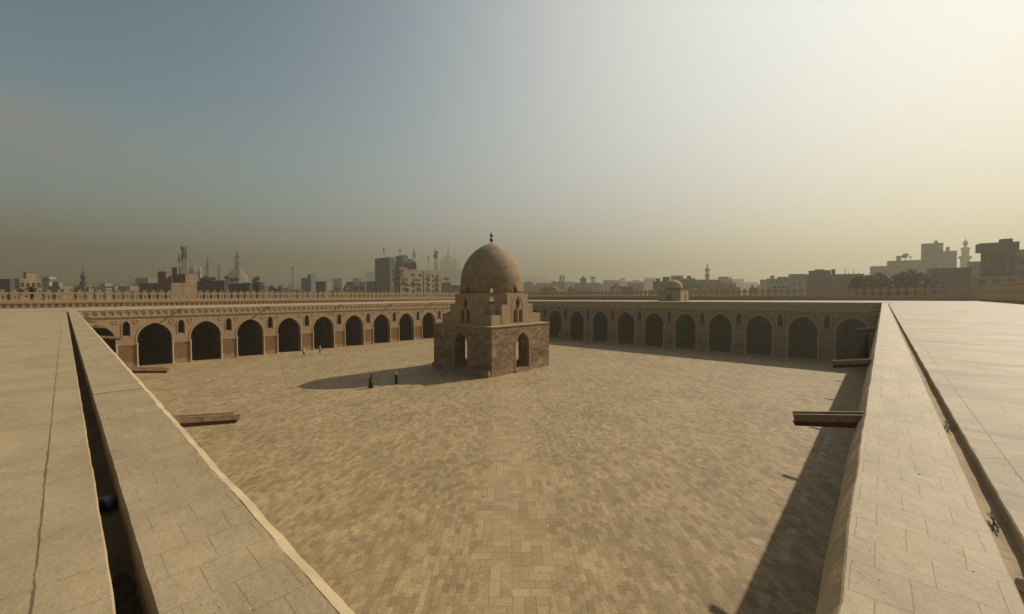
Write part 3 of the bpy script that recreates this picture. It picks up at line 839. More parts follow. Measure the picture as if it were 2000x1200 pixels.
for sx in (-1, 1):
    for sy in (-1, 1):
        bm = bmesh.new()
        def cb(g, b, z0, z1):
            xs_ = sorted((sx*g, sx*b)); ys_ = sorted((sy*g, sy*b)); box(bm, xs_[0], xs_[1], ys_[0], ys_[1], z0, z1)
        cb(G, B1, Z0, Z1); cb(G, B2, Z1+.002, Z2-.01)
        bmo('corner_step', bm, M['tier'], pv)
        # diagonal panel with a little window
        half = 2.02
        me = fill('diagonal_panel', [[(-half, Z2-.3), (half, Z2-.3), (half, Z3), (-half, Z3)], arch_pts(0, .42, Z2+.05, Z2+.85, Z2+1.3, 5)], .6)
        ang = math.atan2(sy, sx)
        me.transform(Matrix.Rotation(ang+R(90), 4, 'Z') @ Matrix.Translation((0, -5.35, 0)))
        mobj('diagonal_panel', me, M['tier'], pv)
me = fill('drum_ring', [[(5.6*math.cos(R(22.5+45*k)), 5.6*math.sin(R(22.5+45*k))) for k in range(8)], [(4.5*math.cos(R(15*k)), 4.5*math.sin(R(15*k))) for k in range(24)]], .12, upright=False)
me.transform(Matrix.Translation((0, 0, Z3+.002))); mobj('drum_ring', me, M['tier'], pv)
# dome shell with eight windows
bm = bmesh.new()
nseg = 96; H = 20.45-(Z3+.12); zb = Z3+.123
prof = [(1.0,0),(1.0,.055),(1.0,.088),(.998,.122),(.99,.20),(.978,.29),(.955,.385),(.915,.48),(.86,.565),(.80,.635),(.73,.70),(.655,.757),(.57,.81),(.475,.858),(.375,.90),(.27,.937),(.17,.966),(.08,.987),(.03,.997)]
rings = [[bm.verts.new((5.18*r*math.cos(2*math.pi*i/nseg), 5.18*r*math.sin(2*math.pi*i/nseg), zb+H*z)) for i in range(nseg)] for r, z in prof]
tip = bm.verts.new((0, 0, zb+H))
wseg = set()
for k in range(8):
    c = int(round((45*k+0)/360*nseg)); wseg.add((c-1) % nseg); wseg.add(c % nseg)
wl = {(int(round(45*k/360*nseg))-1) % nseg for k in range(8)}
for a in range(len(rings)-1):
    for i in range(nseg):
        j = (i+1) % nseg
        if i in wseg:
            if a < 2: continue
            if a == 2:
                if i in wl: bm.faces.new((rings[2][i], rings[3][j], rings[3][i]))
                else: bm.faces.new((rings[2][j], rings[3][j], rings[3][i]))
                continue
        bm.faces.new((rings[a][i], rings[a][j], rings[a+1][j], rings[a+1][i]))
for i in range(nseg): bm.faces.new((rings[-1][i], rings[-1][(i+1) % nseg], tip))
dome = bmo('dome', bm, M['dome'], pv, smooth=True)
so = dome.modifiers.new('shell', 'SOLIDIFY'); so.thickness = .45; so.offset = -1
bm = bmesh.new()
lathe(bm, [(.12,20.3),(.09,20.62),(.30,20.85),(.33,21.0),(.26,21.2),(.08,21.32),(.08,21.4),(.26,21.6),(.28,21.75),(.18,21.95),(.03,22.2),(0,22.3)], 14)
bmo('finial', bm, M['dark'], pv, smooth=True)

# ------------------------------------------------------------------ people
SKIN = plain('skin', (.32,.19,.12), (.28,.16,.10), 5, .6, .1, .3)
def cloth(name, c): return plain(name, c, [k*.75 for k in c], 7, .9, .4, .1)
BLACKC = cloth('black_cloth', (.012,.012,.014)); WHITEC = cloth('white_cloth', (.80,.78,.74)); KHAKI = cloth('khaki_cloth', (.30,.22,.13))
PALEC = cloth('pale_headscarf', (.50,.44,.38)); GREYC = cloth('grey_cloth', (.10,.10,.11)); HAIRM = cloth('dark_hair', (.02,.015,.012))
def skinmesh(name, V, E_, m, parent, sub=2, root=0):
    me = bpy.data.meshes.new(name); me.from_pydata([v[:3] for v in V], E_, [])
    o = bpy.data.objects.new(name, me); COL.objects.link(o)
    md = o.modifiers.new('s', 'SKIN'); md.use_smooth_shade = True
    for i, v in enumerate(V):
        r = v[3]; rr = (r, r) if isinstance(r, (int, float)) else r
        me.skin_vertices[0].data[i].radius = rr
        me.skin_vertices[0].data[i].use_root = (i == root)
    s2 = o.modifiers.new('u', 'SUBSURF'); s2.levels = sub; s2.render_levels = sub
    dg = bpy.context.evaluated_depsgraph_get(); dg.update()
    m2 = bpy.data.meshes.new_from_object(o.evaluated_get(dg)); m2.name = name
    bpy.data.objects.remove(o); bpy.data.meshes.remove(me)
    m2.materials.clear(); m2.materials.append(m)
    for p in m2.polygons: p.use_smooth = True
    return mobj(name, m2, m, parent)
def body(parent, hands, feet, elbows, knees, lean=0.0, h=1.7, headturn=0):
    """hands/feet/elbows/knees: (left, right) points; +y is forward"""
    V, E_ = [], []
    def add(p, r, prev=None):
        V.append((p[0], p[1], p[2], r)); 
        if prev is not None: E_.append((prev, len(V)-1))
        return len(V)-1
    ly = lambda z: lean*(z-.9)
    pel = add((0, 0, .95), (.15, .11)); wa = add((0, ly(1.1), 1.12), (.135, .095), pel); ch = add((0, ly(1.32), 1.32), (.165, .11), wa)
    nk = add((0, ly(1.47), 1.47), .055, ch); hd = add((0, ly(1.56)+.02, 1.58), (.072, .088), nk); top = add((0, ly(1.66)+.01, 1.67), (.06, .07), hd)
    add((0, ly(1.58)+.115, 1.565), .014, hd)                      # nose
    for s, k in ((-1, 0), (1, 1)):
        sh = add((s*.185, ly(1.42), 1.41), .062, ch)
        el = add(elbows[k], .042, sh); ha = Vector(hands[k]); e = Vector(elbows[k])
        d = (ha-e).normalized(); wr = add(ha-d*.07, .029, el); pm = add(ha, (.032, .022), wr)
        side = d.cross(Vector((0, 0, 1))); side = side.normalized() if side.length > .1 else Vector((1, 0, 0))
        up = side.cross(d)
        for f, (off, ln) in enumerate(((-.030, .068), (-.010, .078), (.010, .074), (.028, .060))):
            b0 = add(ha + d*.035 + side*off, .009, pm); b1 = add(ha + d*(.035+ln*.55) + side*off*1.1, .008, b0)
            add(ha + d*(.035+ln*.9) + side*off*1.1 + up*(-.02), .007, b1)
        t0 = add(ha + side*(-.04)*s + d*.0, .010, pm); add(ha + side*(-.055)*s + d*.035, .008, t0)
        hp = add((s*.09, .0, .88), .088, pel)
        kn = add(knees[k], .056, hp); fk = Vector(feet[k]); an = add(fk+Vector((0, 0, .08)), .038, kn)
        hl = add(fk+Vector((0, -.02, .04)), .036, an); add(fk+Vector((0, .15, .03)), .028, hl)
    return skinmesh('body', V, E_, SKIN, parent)
def loft(name, rings, m, parent, n=28, folds=0.0, seed=0):
    """rings: (cx, cy, z, rx, ry)"""
    bm = bmesh.new(); prev = None
    for q, (cx, cy, z, rx, ry) in enumerate(rings):
        cur = []
        for i in range(n):
            a = 2*math.pi*i/n
            k = 1+folds*(1-q/len(rings))*math.sin(a*7+seed)+.04*noise.noise(Vector((math.cos(a)*2, math.sin(a)*2, z*3+seed)))
            cur.append(bm.verts.new((cx+rx*k*math.cos(a), cy+ry*k*math.sin(a), z)))
        if prev:
            for i in range(n): bm.faces.new((prev[i], prev[(i+1) % n], cur[(i+1) % n], cur[i]))
        else: bm.faces.new(cur[::-1])
        prev = cur
    bm.faces.new(prev)
    return bmo(name, bm, m, parent, smooth=True)
def limb(name, pts, m, parent):
    V = [(*p, r) for p, r in pts]
    return skinmesh(name, V, [(i, i+1) for i in range(len(V)-1)], m, parent)
def person(loc, heading, label, h=1.68):
    o = empty('person', loc, heading-R(90), label, 'person', 'visitors in the courtyard'); o.scale = (h/1.72,)*3
    return o
def robe(p, hem, folds=.05, m=BLACKC, lean=.0, seed=0, stride=0.0):
    loft('robe', [(0, stride, .03, hem, hem*.82+stride), (0, stride*.8, .3, hem*.88, hem*.72+stride*.6), (0, stride*.4, .7, .21, .19), (0, 0, .98, .195, .165), (0, lean*.2, 1.2, .20, .15), (0, lean*.4, 1.36, .215, .14), (0, lean*.5, 1.44, .17, .11), (0, lean*.55, 1.49, .07, .065)], m, p, folds=folds, seed=seed)
def scarf(p, m, lean=0.0):
    loft('headscarf', [(0, lean*.5-.02, 1.36, .18, .13), (0, lean*.55-.02, 1.46, .11, .105), (0, lean*.6-.025, 1.56, .098, .105), (0, lean*.65-.02, 1.66, .092, .10), (0, lean*.7-.01, 1.73, .055, .06)], m, p, n=20)
DIRX = lambda px_dir: None
rh = Vector((math.sin(YAW), -math.cos(YAW), 0))        # picture-right on the ground
hr = math.atan2(rh.y, rh.x)
# woman in black, phone raised, walking to the right
p = person((25.39, 47.89, 0), hr+R(10), 'person in a long black robe and headscarf walking with hands raised to the face')
body(p, ((-.06,.33,1.40), (.07,.34,1.38)), ((-.08,-.05,.0), (.09,.26,.0)), ((-.22,.14,1.12), (.22,.15,1.12)), ((-.09,.02,.48), (.09,.16,.5)), lean=.22)
robe(p, .30, .06, BLACKC, .22, 1, .07); scarf(p, BLACKC, .28)
limb('sleeve', [((-.18,.09,1.40),.085), ((-.22,.14,1.12),.075), ((-.08,.28,1.36),.05)], BLACKC, p)
limb('sleeve', [((.18,.09,1.40),.085), ((.22,.15,1.12),.075), ((.09,.29,1.34),.05)], BLACKC, p)
bm = bmesh.new(); box(bm, -.04, .04, .36, .372, 1.36, 1.52); tag(bmo('phone', bm, M['dark'], p))
# woman in black coat over pale dress, pale scarf, facing left
p = person((28.77, 47.25, 0), hr+R(165), 'person standing in a black robe open over pale cloth, with a pale headscarf', 1.64)
body(p, ((-.10,.28,1.12), (.10,.27,1.10)), ((-.09,.0,0), (.09,.03,0)), ((-.25,.05,1.12), (.25,.05,1.12)), ((-.09,.02,.48), (.09,.04,.48)), lean=.03)
robe(p, .25, .05, BLACKC, .03, 4); scarf(p, PALEC, .04)
loft('dress_front', [(0,.12,.05,.10,.12), (0,.11,.5,.085,.10), (0,.08,1.0,.08,.10), (0,.05,1.35,.06,.09)], WHITEC, p, n=14)
limb('sleeve', [((-.19,.01,1.41),.08), ((-.25,.05,1.12),.07), ((-.12,.23,1.12),.05)], BLACKC, p)
limb('sleeve', [((.19,.01,1.41),.08), ((.25,.05,1.12),.07), ((.12,.22,1.10),.05)], BLACKC, p)
# two tourists by the arcade
def tourist(loc, hd, label, lower, long, h, phase):
    p = person(loc, hd, label, h)
    f = ((-.09,-.20*phase,.0), (.09,.24*phase,.0)); k = ((-.09,.02,.47), (.09,.17*phase,.5))
    body(p, ((-.24,.14,.92), (.22,.20,1.02)), f, ((-.25,-.05,1.13), (.25,-.02,1.13)), k, lean=.06)
    loft('shirt', [(0,0,.90,.185,.14), (0,.0,1.05,.175,.13), (0,.02,1.25,.20,.145), (0,.03,1.40,.205,.125), (0,.035,1.46,.12,.085), (0,.04,1.49,.065,.06)], WHITEC, p)
    for s in (-1, 1): limb('sleeve', [((s*.18,.02,1.41),.085), ((s*.24,-.01,1.20),.07)], WHITEC, p)
    for s, kk, ff in ((-1, k[0], f[0]), (1, k[1], f[1])):
        pts = [((s*.085,0,.93),.115), ((s*.09, kk[1]*.5, .70),.10), ((kk[0],kk[1],kk[2]+.0),.082)]
        if long: pts.append(((ff[0], ff[1], .1), .062))
        limb('trouser_leg', pts, lower, p)
    loft('hair', [(0,.0,1.60,.082,.09), (0,.02,1.68,.084,.092), (0,.03,1.73,.06,.065), (0,.03,1.755,.02,.02)], HAIRM, p, n=16)
    for s, ff in ((-1, f[0]), (1, f[1])): loft('shoe', [(ff[0],ff[1]+.06,.0,.05,.14), (ff[0],ff[1]+.05,.06,.045,.12), (ff[0],ff[1]-.01,.10,.04,.05)], GREYC, p, n=12)
    bg = loft('backpack', [(0,-.20,.98,.13,.07), (0,-.23,1.1,.16,.11), (0,-.22,1.3,.155,.10), (0,-.18,1.42,.10,.06)], BLACKC, p, n=16)
    return p
tourist((30.56, 83.17, 0), hr+R(40), 'person in white shirt and black shorts walking with a black backpack', BLACKC, False, 1.72, 1)
tourist((34.31, 84.77, 0), hr+R(60), 'person in pale shirt and khaki trousers with a dark bag, by the sunlit arcade', KHAKI, True, 1.76, .6)
# figure in the pavilion doorway and a white robed one in the shaded arcade
p = person((47.9, 53.6, .55), R(200), 'person in dark clothes standing inside the right doorway of the pavilion', 1.68)
body(p, ((-.2,.1,.85), (.2,.1,.85)), ((-.09,.0,0), (.09,.03,0)), ((-.26,-.02,1.13), (.26,-.02,1.13)), ((-.09,.02,.48), (.09,.04,.48)))
robe(p, .24, .05, BLACKC, .0, 8); scarf(p, BLACKC)
d_ = bearing(1093.5); t_ = (S_U+2.4-CAM.x)/d_.x
p = person((S_U+2.4, CAM.y+d_.y*t_, 0), R(190), 'person in a long white robe standing in the first shaded arch beside the pavilion', 1.72)
body(p, ((-.2,.1,.85), (.2,.1,.85)), ((-.09,.0,0), (.09,.03,0)), ((-.26,-.02,1.13), (.26,-.02,1.13)), ((-.09,.02,.48), (.09,.04,.48)))
robe(p, .24, .05, WHITEC, .0, 9); scarf(p, WHITEC)

# ------------------------------------------------------------------ the city beyond
def city_mat(name, c, bricky=False):
    m, nt, b = mat(name)
    v = coords(nt)
    sp = N(nt, 'ShaderNodeSeparateXYZ'); L(nt, v, sp.inputs[0])
    f = ramp(nt, noisef(nt, v, .25, 6, .65), .3, .7)
    col = mixc(nt, f, c, [k*.72 for k in c])
    bv = N(nt, 'ShaderNodeCombineXYZ'); L(nt, mathn(nt, 'ADD', sp.outputs[0], sp.outputs[1]), bv.inputs[0]); L(nt, sp.outputs[2], bv.inputs[1])
    br = bricknode(nt, bv.outputs[0], 4.2, 3.1, .16, (1,1,1), (.86,.86,.86), (.62,.6,.58), offset=0)
    col = mixc(nt, .8 if bricky else .45, col, br.outputs['Color'], 'MULTIPLY')
    st = ramp(nt, noisef(nt, coords(nt, scale=(.8,.8,.12)), 1, 5), .5, .75, (1,1,1), (.6,.58,.56))
    col = mixc(nt, .7, col, st, 'MULTIPLY')
    L(nt, col, b.inputs['Base Color']); b.inputs['Roughness'].default_value = .9; b.inputs['Specular IOR Level'].default_value = .15
    return m
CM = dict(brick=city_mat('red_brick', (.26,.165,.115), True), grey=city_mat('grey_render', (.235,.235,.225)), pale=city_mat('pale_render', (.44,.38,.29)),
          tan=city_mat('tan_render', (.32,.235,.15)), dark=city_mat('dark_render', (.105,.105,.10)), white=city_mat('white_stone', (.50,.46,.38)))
WIN = plain('dark_window', (.025,.025,.028), (.04,.04,.04), 2, .3, .05, .5)
def pane(w, h):
    bm = bmesh.new(); box(bm, -w/2, w/2, -.05, .0, 0, h); box(bm, -w/2-.12, w/2+.12, -.14, .0, -.12, -.002)
    me = bpy.data.meshes.new('window'); bm.to_mesh(me); bm.free(); me.materials.append(WIN); return me
PANE = pane(1.3, 1.5); PANEL = pane(2.6, 1.6)
def frame_for(x0, xs, x1, dist, r):
    b = bearing(xs); C = Vector((CAM.x, CAM.y, 0)); P = C + b*dist
    rhv = Vector((b.y, -b.x, 0)); d2 = rhv*math.cos(r) + b*math.sin(r); d1 = -rhv*math.sin(r) + b*math.cos(r)
    cr = lambda p, q: p.x*q.y-p.y*q.x
    def sol(x, d):
        bb = bearing(x); den = cr(bb, d)
        if abs(den) < 1e-4: return None
        return -cr(bb, P-C)/den
    l2 = sol(x1, d2) if x1 > xs+.5 else None; l1 = sol(x0, d1) if x0 < xs-.5 else None
    l2 = 9 if l2 is None or l2 <= 0 or l2 > 120 else l2
    l1 = 9 if l1 is None or l1 <= 0 or l1 > 120 else l1
    return P, d1, d2, l1, l2
def bldg(label, x0, xs, x1, yt, dist, mk, r=28, front=None, side=None, clutter=(), cat='building', name='city_building', group=None, volumes=(), pan=PANE):
    P, d1, d2, l1, l2 = frame_for(x0, xs, x1, dist, R(r))
    zt = zat(xs, yt, dist)
    t = empty(name, (P.x, P.y, 0), math.atan2(d2.y, d2.x), label, cat, group)
    bm = bmesh.new()
    box(bm, 0, l2, 0, l1, 0, zt-.7); box(bm, -.06, l2+.06, -.06, l1+.06, zt-.698, zt)
    rnd = random.Random(int(x0*7+yt))
    bmo('walls', bm, CM[mk], t)
    def grid(face, spec):
        cols, rows, zlast, dz = spec[:4]
        ln = l2 if face == 'f' else l1
        for c in range(cols):
            for q in range(rows):
                if rnd.random() < .12: continue
                s = ln*(c+.5)/cols; z = zt-zlast-dz*q
                if z < 5: continue
                o = mobj('window', pan, None, t)
                if face == 'f': o.location = (s, -.002, z)
                else: o.location = (-.002, s, z); o.rotation_euler = (0, 0, R(-90))
                o.scale = (min(1, ln/cols/2.0), 1, 1)
    if front: grid('f', front)
    if side: grid('s', side)
    for (a0, a1, b0, b1, hh, nm) in clutter:       # fractions of the roof
        bm = bmesh.new(); box(bm, l2*a0, l2*a1, l1*b0, l1*b1, zt+.002, zt+hh)
        box(bm, l2*a0-.15, l2*a1+.15, l1*b0-.15, l1*b1+.15, zt+hh+.002, zt+hh+.2)
        bmo(nm, bm, CM[mk], t)
    return t, l1, l2, zt
SH = 'stair_head'
def px2m(dist, px): # metres per photo pixel at a bearing
    d = ray(px, 577); return dist/math.hypot(d.x, d.y)/FPX
# left to right --------------------------------------------------------------
bldg('dark flat roofed block at the left picture edge', -30, 20, 30, 545, 260, 'dark', 30, None, (3,1,3,3))
bldg('tan lit block beside the dark one at the left edge, with a roof shelter', 30, 39, 82, 544.5, 250, 'tan', 20, (4,1,3,3.2), None, ((.35,.85,.2,.8,2.6,'roof_shelter'),))
bldg('hazy pale apartment block with banded floors left of the single minaret', 82, 97, 111, 541, 400, 'pale', 35, (3,5,3,3.1), (3,5,3,3.1))
bldg('low dark shed roofed block just left of the single minaret', 94, 117, 144, 559, 215, 'tan', 25, (3,1,2.5,3), None, ((.1,.4,.2,.7,1.4,SH),))
bldg('stepped red brick house below the lattice masts', 272, 335, 385, 552.5, 188, 'brick', 38, None, (3,1,2.6,3))
# its upper storeys (parts of the same house)
hs = [o for o in COL.objects if o.get('label') == 'stepped red brick house below the lattice masts'][0]
def upper(t, x0, xs, x1, yt, dist, r, mk, nm='upper_storey'):
    P, d1, d2, l1, l2 = frame_for(x0, xs, x1, dist, R(r)); zt = zat(xs, yt, dist)
    bm = bmesh.new(); box(bm, 0, l2, 0, l1, 0, zt); box(bm, -.1, l2+.1, -.1, l1+.1, zt+.002, zt+.3)
    inv = (Matrix.Translation(t.location) @ Matrix.Rotation(t.rotation_euler[2], 4, 'Z')).inverted()
    bm.transform(inv @ Matrix.Translation((P.x, P.y, 0)) @ Matrix.Rotation(math.atan2(d2.y, d2.x), 4, 'Z'))
    return bmo(nm, bm, CM[mk], t)
upper(hs, 338, 363, 384, 537, 196, 38, 'brick'); upper(hs, 309, 325, 336, 532, 200, 38, 'brick'); upper(hs, 337, 347, 354, 524, 205, 38, 'brick', 'roof_tank')
bldg('long dark grey block right of the red brick house', 385, 438, 447, 547.5, 210, 'dark', 22, (1,1,3,3), (5,1,4,3), ((.2,.8,.5,.9,1.4,SH),), pan=PANE)
bldg('dark block in the middle of the three dark roofs full of dishes', 447, 487, 494, 553, 214, 'dark', 22, None, (4,1,2.5,3))
bldg('narrow dark block with a lit end at the right of the three dark roofs', 494, 508, 517, 551, 222, 'dark', 30, (1,1,3,3), (2,1,3,3))
bldg('faint far block behind the red brick house', 265, 290, 314, 543, 560, 'grey', 30)
bldg('grey block with a roof stub left of the dark hut', 589, 608, 619, 542.5, 345, 'grey', 30, None, (3,3,3,3.2), ((.3,1.1,.2,.5,2.4,SH),))
bldg('small dark roof hut on stilts in the middle of the left skyline', 617, 633, 638, 549.5, 300, 'dark', 25)
bldg('low flat house with a row of black water tanks left of the tall tower', 672, 676, 713, 557, 228, 'tan', 10, (3,1,2.5,3))
bldg('plain grey block touching the left side of the tall tower', 716, 731, 735, 549.5, 300, 'grey', 25)
bldg('pale mid distance block left of the black tanks', 651, 668, 676, 543.5, 560, 'pale', 28, None, (4,3,3,3.2))
bldg('hazy block behind the black tanks', 690, 700, 707, 543, 640, 'grey', 28)
bldg('very faint wide block on the skyline left of the tall tower', 673, 716, 734, 530.5, 1450, 'grey', 20)
tw, l1, l2, zt = bldg('tall grey tower block with a thin antenna, left of the balconied flats', 733, 762, 772, 502.5, 285, 'grey', 32, (1,8,3.5,3.0), (5,8,3.5,3.0))
bldg('grey blue block with a stepped top between the tower and the flats', 770, 788, 812, 509, 300, 'grey', 26, (3,4,3,3.1), (2,5,3,3.1), ((.0,.45,.1,.8,3.6,SH),(.55,.9,.2,.7,1.6,'water_tank')))
bldg('block showing its stepped parapet behind the balconied flats', 790, 796, 814, 513, 292, 'dark', 20)
fl, l1, l2, zt = bldg('sunlit block of flats with dark balconies and masts on its roof', 770, 782, 862, 525, 240, 'tan', 42, None, (2,4,3,3.1), ((.0,.16,.1,.9,.9,'roof_screen'),))
# facade of the flats: windows, and balconies with dark panels for recess shade, one by one
def fwin(fx, drop, w, h, nm='window'):
    bm = bmesh.new(); box(bm, fx*l2-w/2, fx*l2+w/2, -.06, -.002, zt-drop-h, zt-drop)
    box(bm, fx*l2-w/2-.1, fx*l2+w/2+.1, -.2, -.002, zt-drop-h-.16, zt-drop-h-.004)
    bmo(nm, bm, WIN, fl)
def fbal(fx, drop, w):
    bm = bmesh.new(); box(bm, fx*l2-w/2, fx*l2+w/2, -.05, -.002, zt-drop-1.5, zt-drop)
    o = bmo('balcony_dark_panel', bm, WIN, fl)  # flat dark panel on the wall, painted in place of recess shade
    bm = bmesh.new(); box(bm, fx*l2-w/2-.1, fx*l2+w/2+.1, -1.0, -.055, zt-drop-2.5, zt-drop-1.5)
    bmo('balcony', bm, CM['tan'], fl)
for fl_i, drop in enumerate((2.3, 5.4, 8.5, 11.6)):
    fbal(.665, drop, 2.8); fbal(.90, drop, 2.3)
    fwin(.785, drop+.2, 1.7, 1.5)
    if fl_i == 0: fwin(.285, drop, 2.9, 1.3); fwin(.455, drop, 2.7, 1.2)
    elif fl_i == 1: fbal(.115, drop, 3.4); fbal(.37, drop, 6.2)
    else: fbal(.15, drop, 3.0); fwin(.29, drop+.2, 2.3, 1.5); fbal(.44, drop, 2.6)
bm = bmesh.new(); box(bm, .545*l2, .62*l2, -.35, -.002, 0, zt-.72); bmo('stair_shaft', bm, CM['grey'], fl)
bldg('small grey house right of the flats with two roof dishes', 862, 877, 881, 551.5, 300, 'grey', 22)
bldg('little brown house between the flats and the pavilion dome', 881, 887, 906, 557, 262, 'tan', 20, (2,1,2,3))
# right of the pavilion --------------------------------------------------------
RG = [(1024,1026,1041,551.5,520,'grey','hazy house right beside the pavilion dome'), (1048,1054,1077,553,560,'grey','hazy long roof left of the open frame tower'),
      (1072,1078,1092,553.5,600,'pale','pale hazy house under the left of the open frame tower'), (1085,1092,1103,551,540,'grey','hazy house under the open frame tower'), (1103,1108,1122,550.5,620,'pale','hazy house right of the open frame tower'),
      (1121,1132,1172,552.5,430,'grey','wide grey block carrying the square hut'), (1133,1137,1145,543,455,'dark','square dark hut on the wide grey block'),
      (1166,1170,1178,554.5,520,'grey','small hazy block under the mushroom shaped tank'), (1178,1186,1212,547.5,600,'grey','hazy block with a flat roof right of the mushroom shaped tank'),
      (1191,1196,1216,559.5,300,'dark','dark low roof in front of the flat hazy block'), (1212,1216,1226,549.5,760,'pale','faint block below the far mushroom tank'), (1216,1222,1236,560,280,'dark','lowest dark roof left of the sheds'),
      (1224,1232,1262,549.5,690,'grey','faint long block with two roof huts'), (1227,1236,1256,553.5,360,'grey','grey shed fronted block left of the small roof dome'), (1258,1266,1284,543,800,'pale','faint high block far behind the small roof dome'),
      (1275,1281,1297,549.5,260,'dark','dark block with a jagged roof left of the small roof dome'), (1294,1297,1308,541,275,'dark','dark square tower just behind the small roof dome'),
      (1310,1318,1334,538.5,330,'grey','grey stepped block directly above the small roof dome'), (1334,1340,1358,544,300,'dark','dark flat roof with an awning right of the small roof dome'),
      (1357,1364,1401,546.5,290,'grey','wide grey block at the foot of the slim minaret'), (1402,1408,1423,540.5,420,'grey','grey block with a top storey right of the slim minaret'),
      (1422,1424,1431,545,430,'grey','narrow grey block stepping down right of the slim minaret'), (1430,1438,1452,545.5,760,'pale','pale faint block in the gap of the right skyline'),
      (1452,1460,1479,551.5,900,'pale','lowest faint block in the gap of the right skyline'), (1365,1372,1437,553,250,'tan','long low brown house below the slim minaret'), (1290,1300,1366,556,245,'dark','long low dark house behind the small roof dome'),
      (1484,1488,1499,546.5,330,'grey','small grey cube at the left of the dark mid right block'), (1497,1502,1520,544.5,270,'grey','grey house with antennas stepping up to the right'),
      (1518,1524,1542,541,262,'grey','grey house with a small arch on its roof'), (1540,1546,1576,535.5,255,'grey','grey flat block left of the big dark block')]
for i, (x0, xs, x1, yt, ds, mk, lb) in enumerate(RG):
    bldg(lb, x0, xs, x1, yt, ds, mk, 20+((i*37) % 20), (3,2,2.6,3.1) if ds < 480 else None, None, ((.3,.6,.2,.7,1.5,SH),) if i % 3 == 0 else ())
bg, l1b, l2b, ztb = bldg('big dark windowless block with rubble on its roof', 1574, 1580, 1687, 537, 215, 'dark', 12, (9,1,3.5,3), None, ((.02,.18,.1,.6,1.5,'rubble_pile'),(.14,.28,.1,.7,2.0,'rubble_pile'),(.27,.42,.2,.6,1.6,'rubble_pile'),(.45,.50,.2,.5,1.9,SH)))
bldg('low white walled house in front of the grey flat block', 1505, 1509, 1540, 556, 205, 'pale', 10, (4,1,1.6,3))
bldg('long stepped grey block behind the tree', 1698, 1702, 1735, 520.5, 330, 'grey', 14, None, None)
bldg('upper grey block carrying the big satellite dish', 1731, 1735, 1802, 510, 335, 'grey', 12, None, None, ((.24,.36,.1,.5,2.6,SH),))
bldg('tall grey tower at the right, widest at its foot', 1797, 1801, 1840, 476.5, 325, 'grey', 14, None, None, ((.6,.75,.2,.5,1.2,'water_tank'),))
bldg('grey tower leaning on the tallest right tower', 1839, 1841, 1867, 491, 322, 'grey', 14, None, None, ((.2,.45,.2,.6,2.0,SH),))
bldg('dark brick front with a thin lit roof edge below the white minaret', 1808, 1816, 1897, 524.5, 180, 'dark', 12, (4,1,3,3.4), None)
bldg('grey roof between the white minaret and the framed tower', 1888, 1891, 1922, 511.5, 220, 'grey', 12)
bldg('low brown roof at the foot of the framed tower', 1895, 1903, 1990, 541, 162, 'tan', 12, (3,1,2,3))
bldg('grey block with a round opening at the right picture edge', 1976, 1979, 2030, 488.5, 182, 'grey', 12, (2,2,4,3.4))
bldg('plain grey block filling the gap behind the framed tower', 1915, 1921, 1984, 503, 205, 'grey', 12)
# unfinished framed tower: concrete frame below, heavy dark box on top
P, d1, d2, l1, l2 = frame_for(1913, 1920, 1983, 170, R(14))
ft = empty('framed_tower', (P.x, P.y, 0), math.atan2(d2.y, d2.x), 'dark unfinished tower on open concrete legs near the right edge', 'building')
zt, zm = zat(1920, 476, 170), zat(1920, 508, 170)
bm = bmesh.new(); box(bm, 0, l2, 0, l1, zm, zt-2.4); box(bm, -.9, l2+.2, -.9, l1+.5, zt-2.398, zt)
box(bm, l2*.55, l2*.9, l1*.2, l1*.9, zt+.002, zt+1.0)
bmo('top_storeys', bm, CM['dark'], ft)
for i in range(4):
    for j in (0, 1):
        bm = bmesh.new(); cx, cy = .3+(l2-.6)*i/3, .3+(l1-.6)*j
        box(bm, cx-.25, cx+.25, cy-.25, cy+.25, 0, zm-.002); bmo('concrete_leg', bm, CM['dark'], ft)
for zz in (zm-3.4, zm-6.8):
    bm = bmesh.new(); box(bm, -.05, l2+.05, -.05, l1+.05, zz-.3, zz); bmo('floor_slab', bm, CM['dark'], ft)
bm = bmesh.new(); box(bm, .6, l2-.6, l1*.5, l1*.55, 0, zm-.4); bmo('infill_wall', bm, CM['grey'], ft)
for i in range(3):
    bm = bmesh.new(); fx = l2*(.22+.25*i); box(bm, fx, fx+1.0, -.05, -.002, zm+2.6, zm+3.7); bmo('window', bm, WIN, ft)

def px_tower(name, px, dist, prof, mk, label, cat, n=12, group=None):
    """prof: (photo y, half width in photo px) from the top down"""
    b = bearing(px); k = px2m(dist, px)
    t = tag(bpy.data.objects.new(name, None), label, cat, group); link(t); t.location = (CAM.x+b.x*dist, CAM.y+b.y*dist, 0)
    pr = [(max(w*k, .0), zat(px, y, dist)) for y, w in prof][::-1]
    pr = [(pr[0][0], 0)] + pr
    if pr[-1][0] > .001: pr.append((0, pr[-1][1]+.01))
    return t, pr, k
def minaret(px, dist, shaft, cap, mk, label, balcs=(), group='minarets on the skyline'):
    t, pr, k = px_tower('minaret', px, dist, shaft, mk, label, 'minaret', group=group)
    bm = bmesh.new(); lathe(bm, pr, 12); bmo('shaft', bm, CM[mk], t)
    t2, pc, k = None, [(max(w*k, 0), zat(px, y, dist)) for y, w in cap][::-1], k
    bm = bmesh.new(); lathe(bm, pc, 12); bmo('cap', bm, CM[mk], t, smooth=False)
    for y, w in balcs:
        z = zat(px, y, dist)
        bm = bmesh.new(); lathe(bm, [(w*k*.55, z-1.6), (w*k, z-.4), (w*k, z+.9), (w*k*.9, z+.9), (w*k*.9, z)], 12); bmo('balcony', bm, CM[mk], t)
    return t
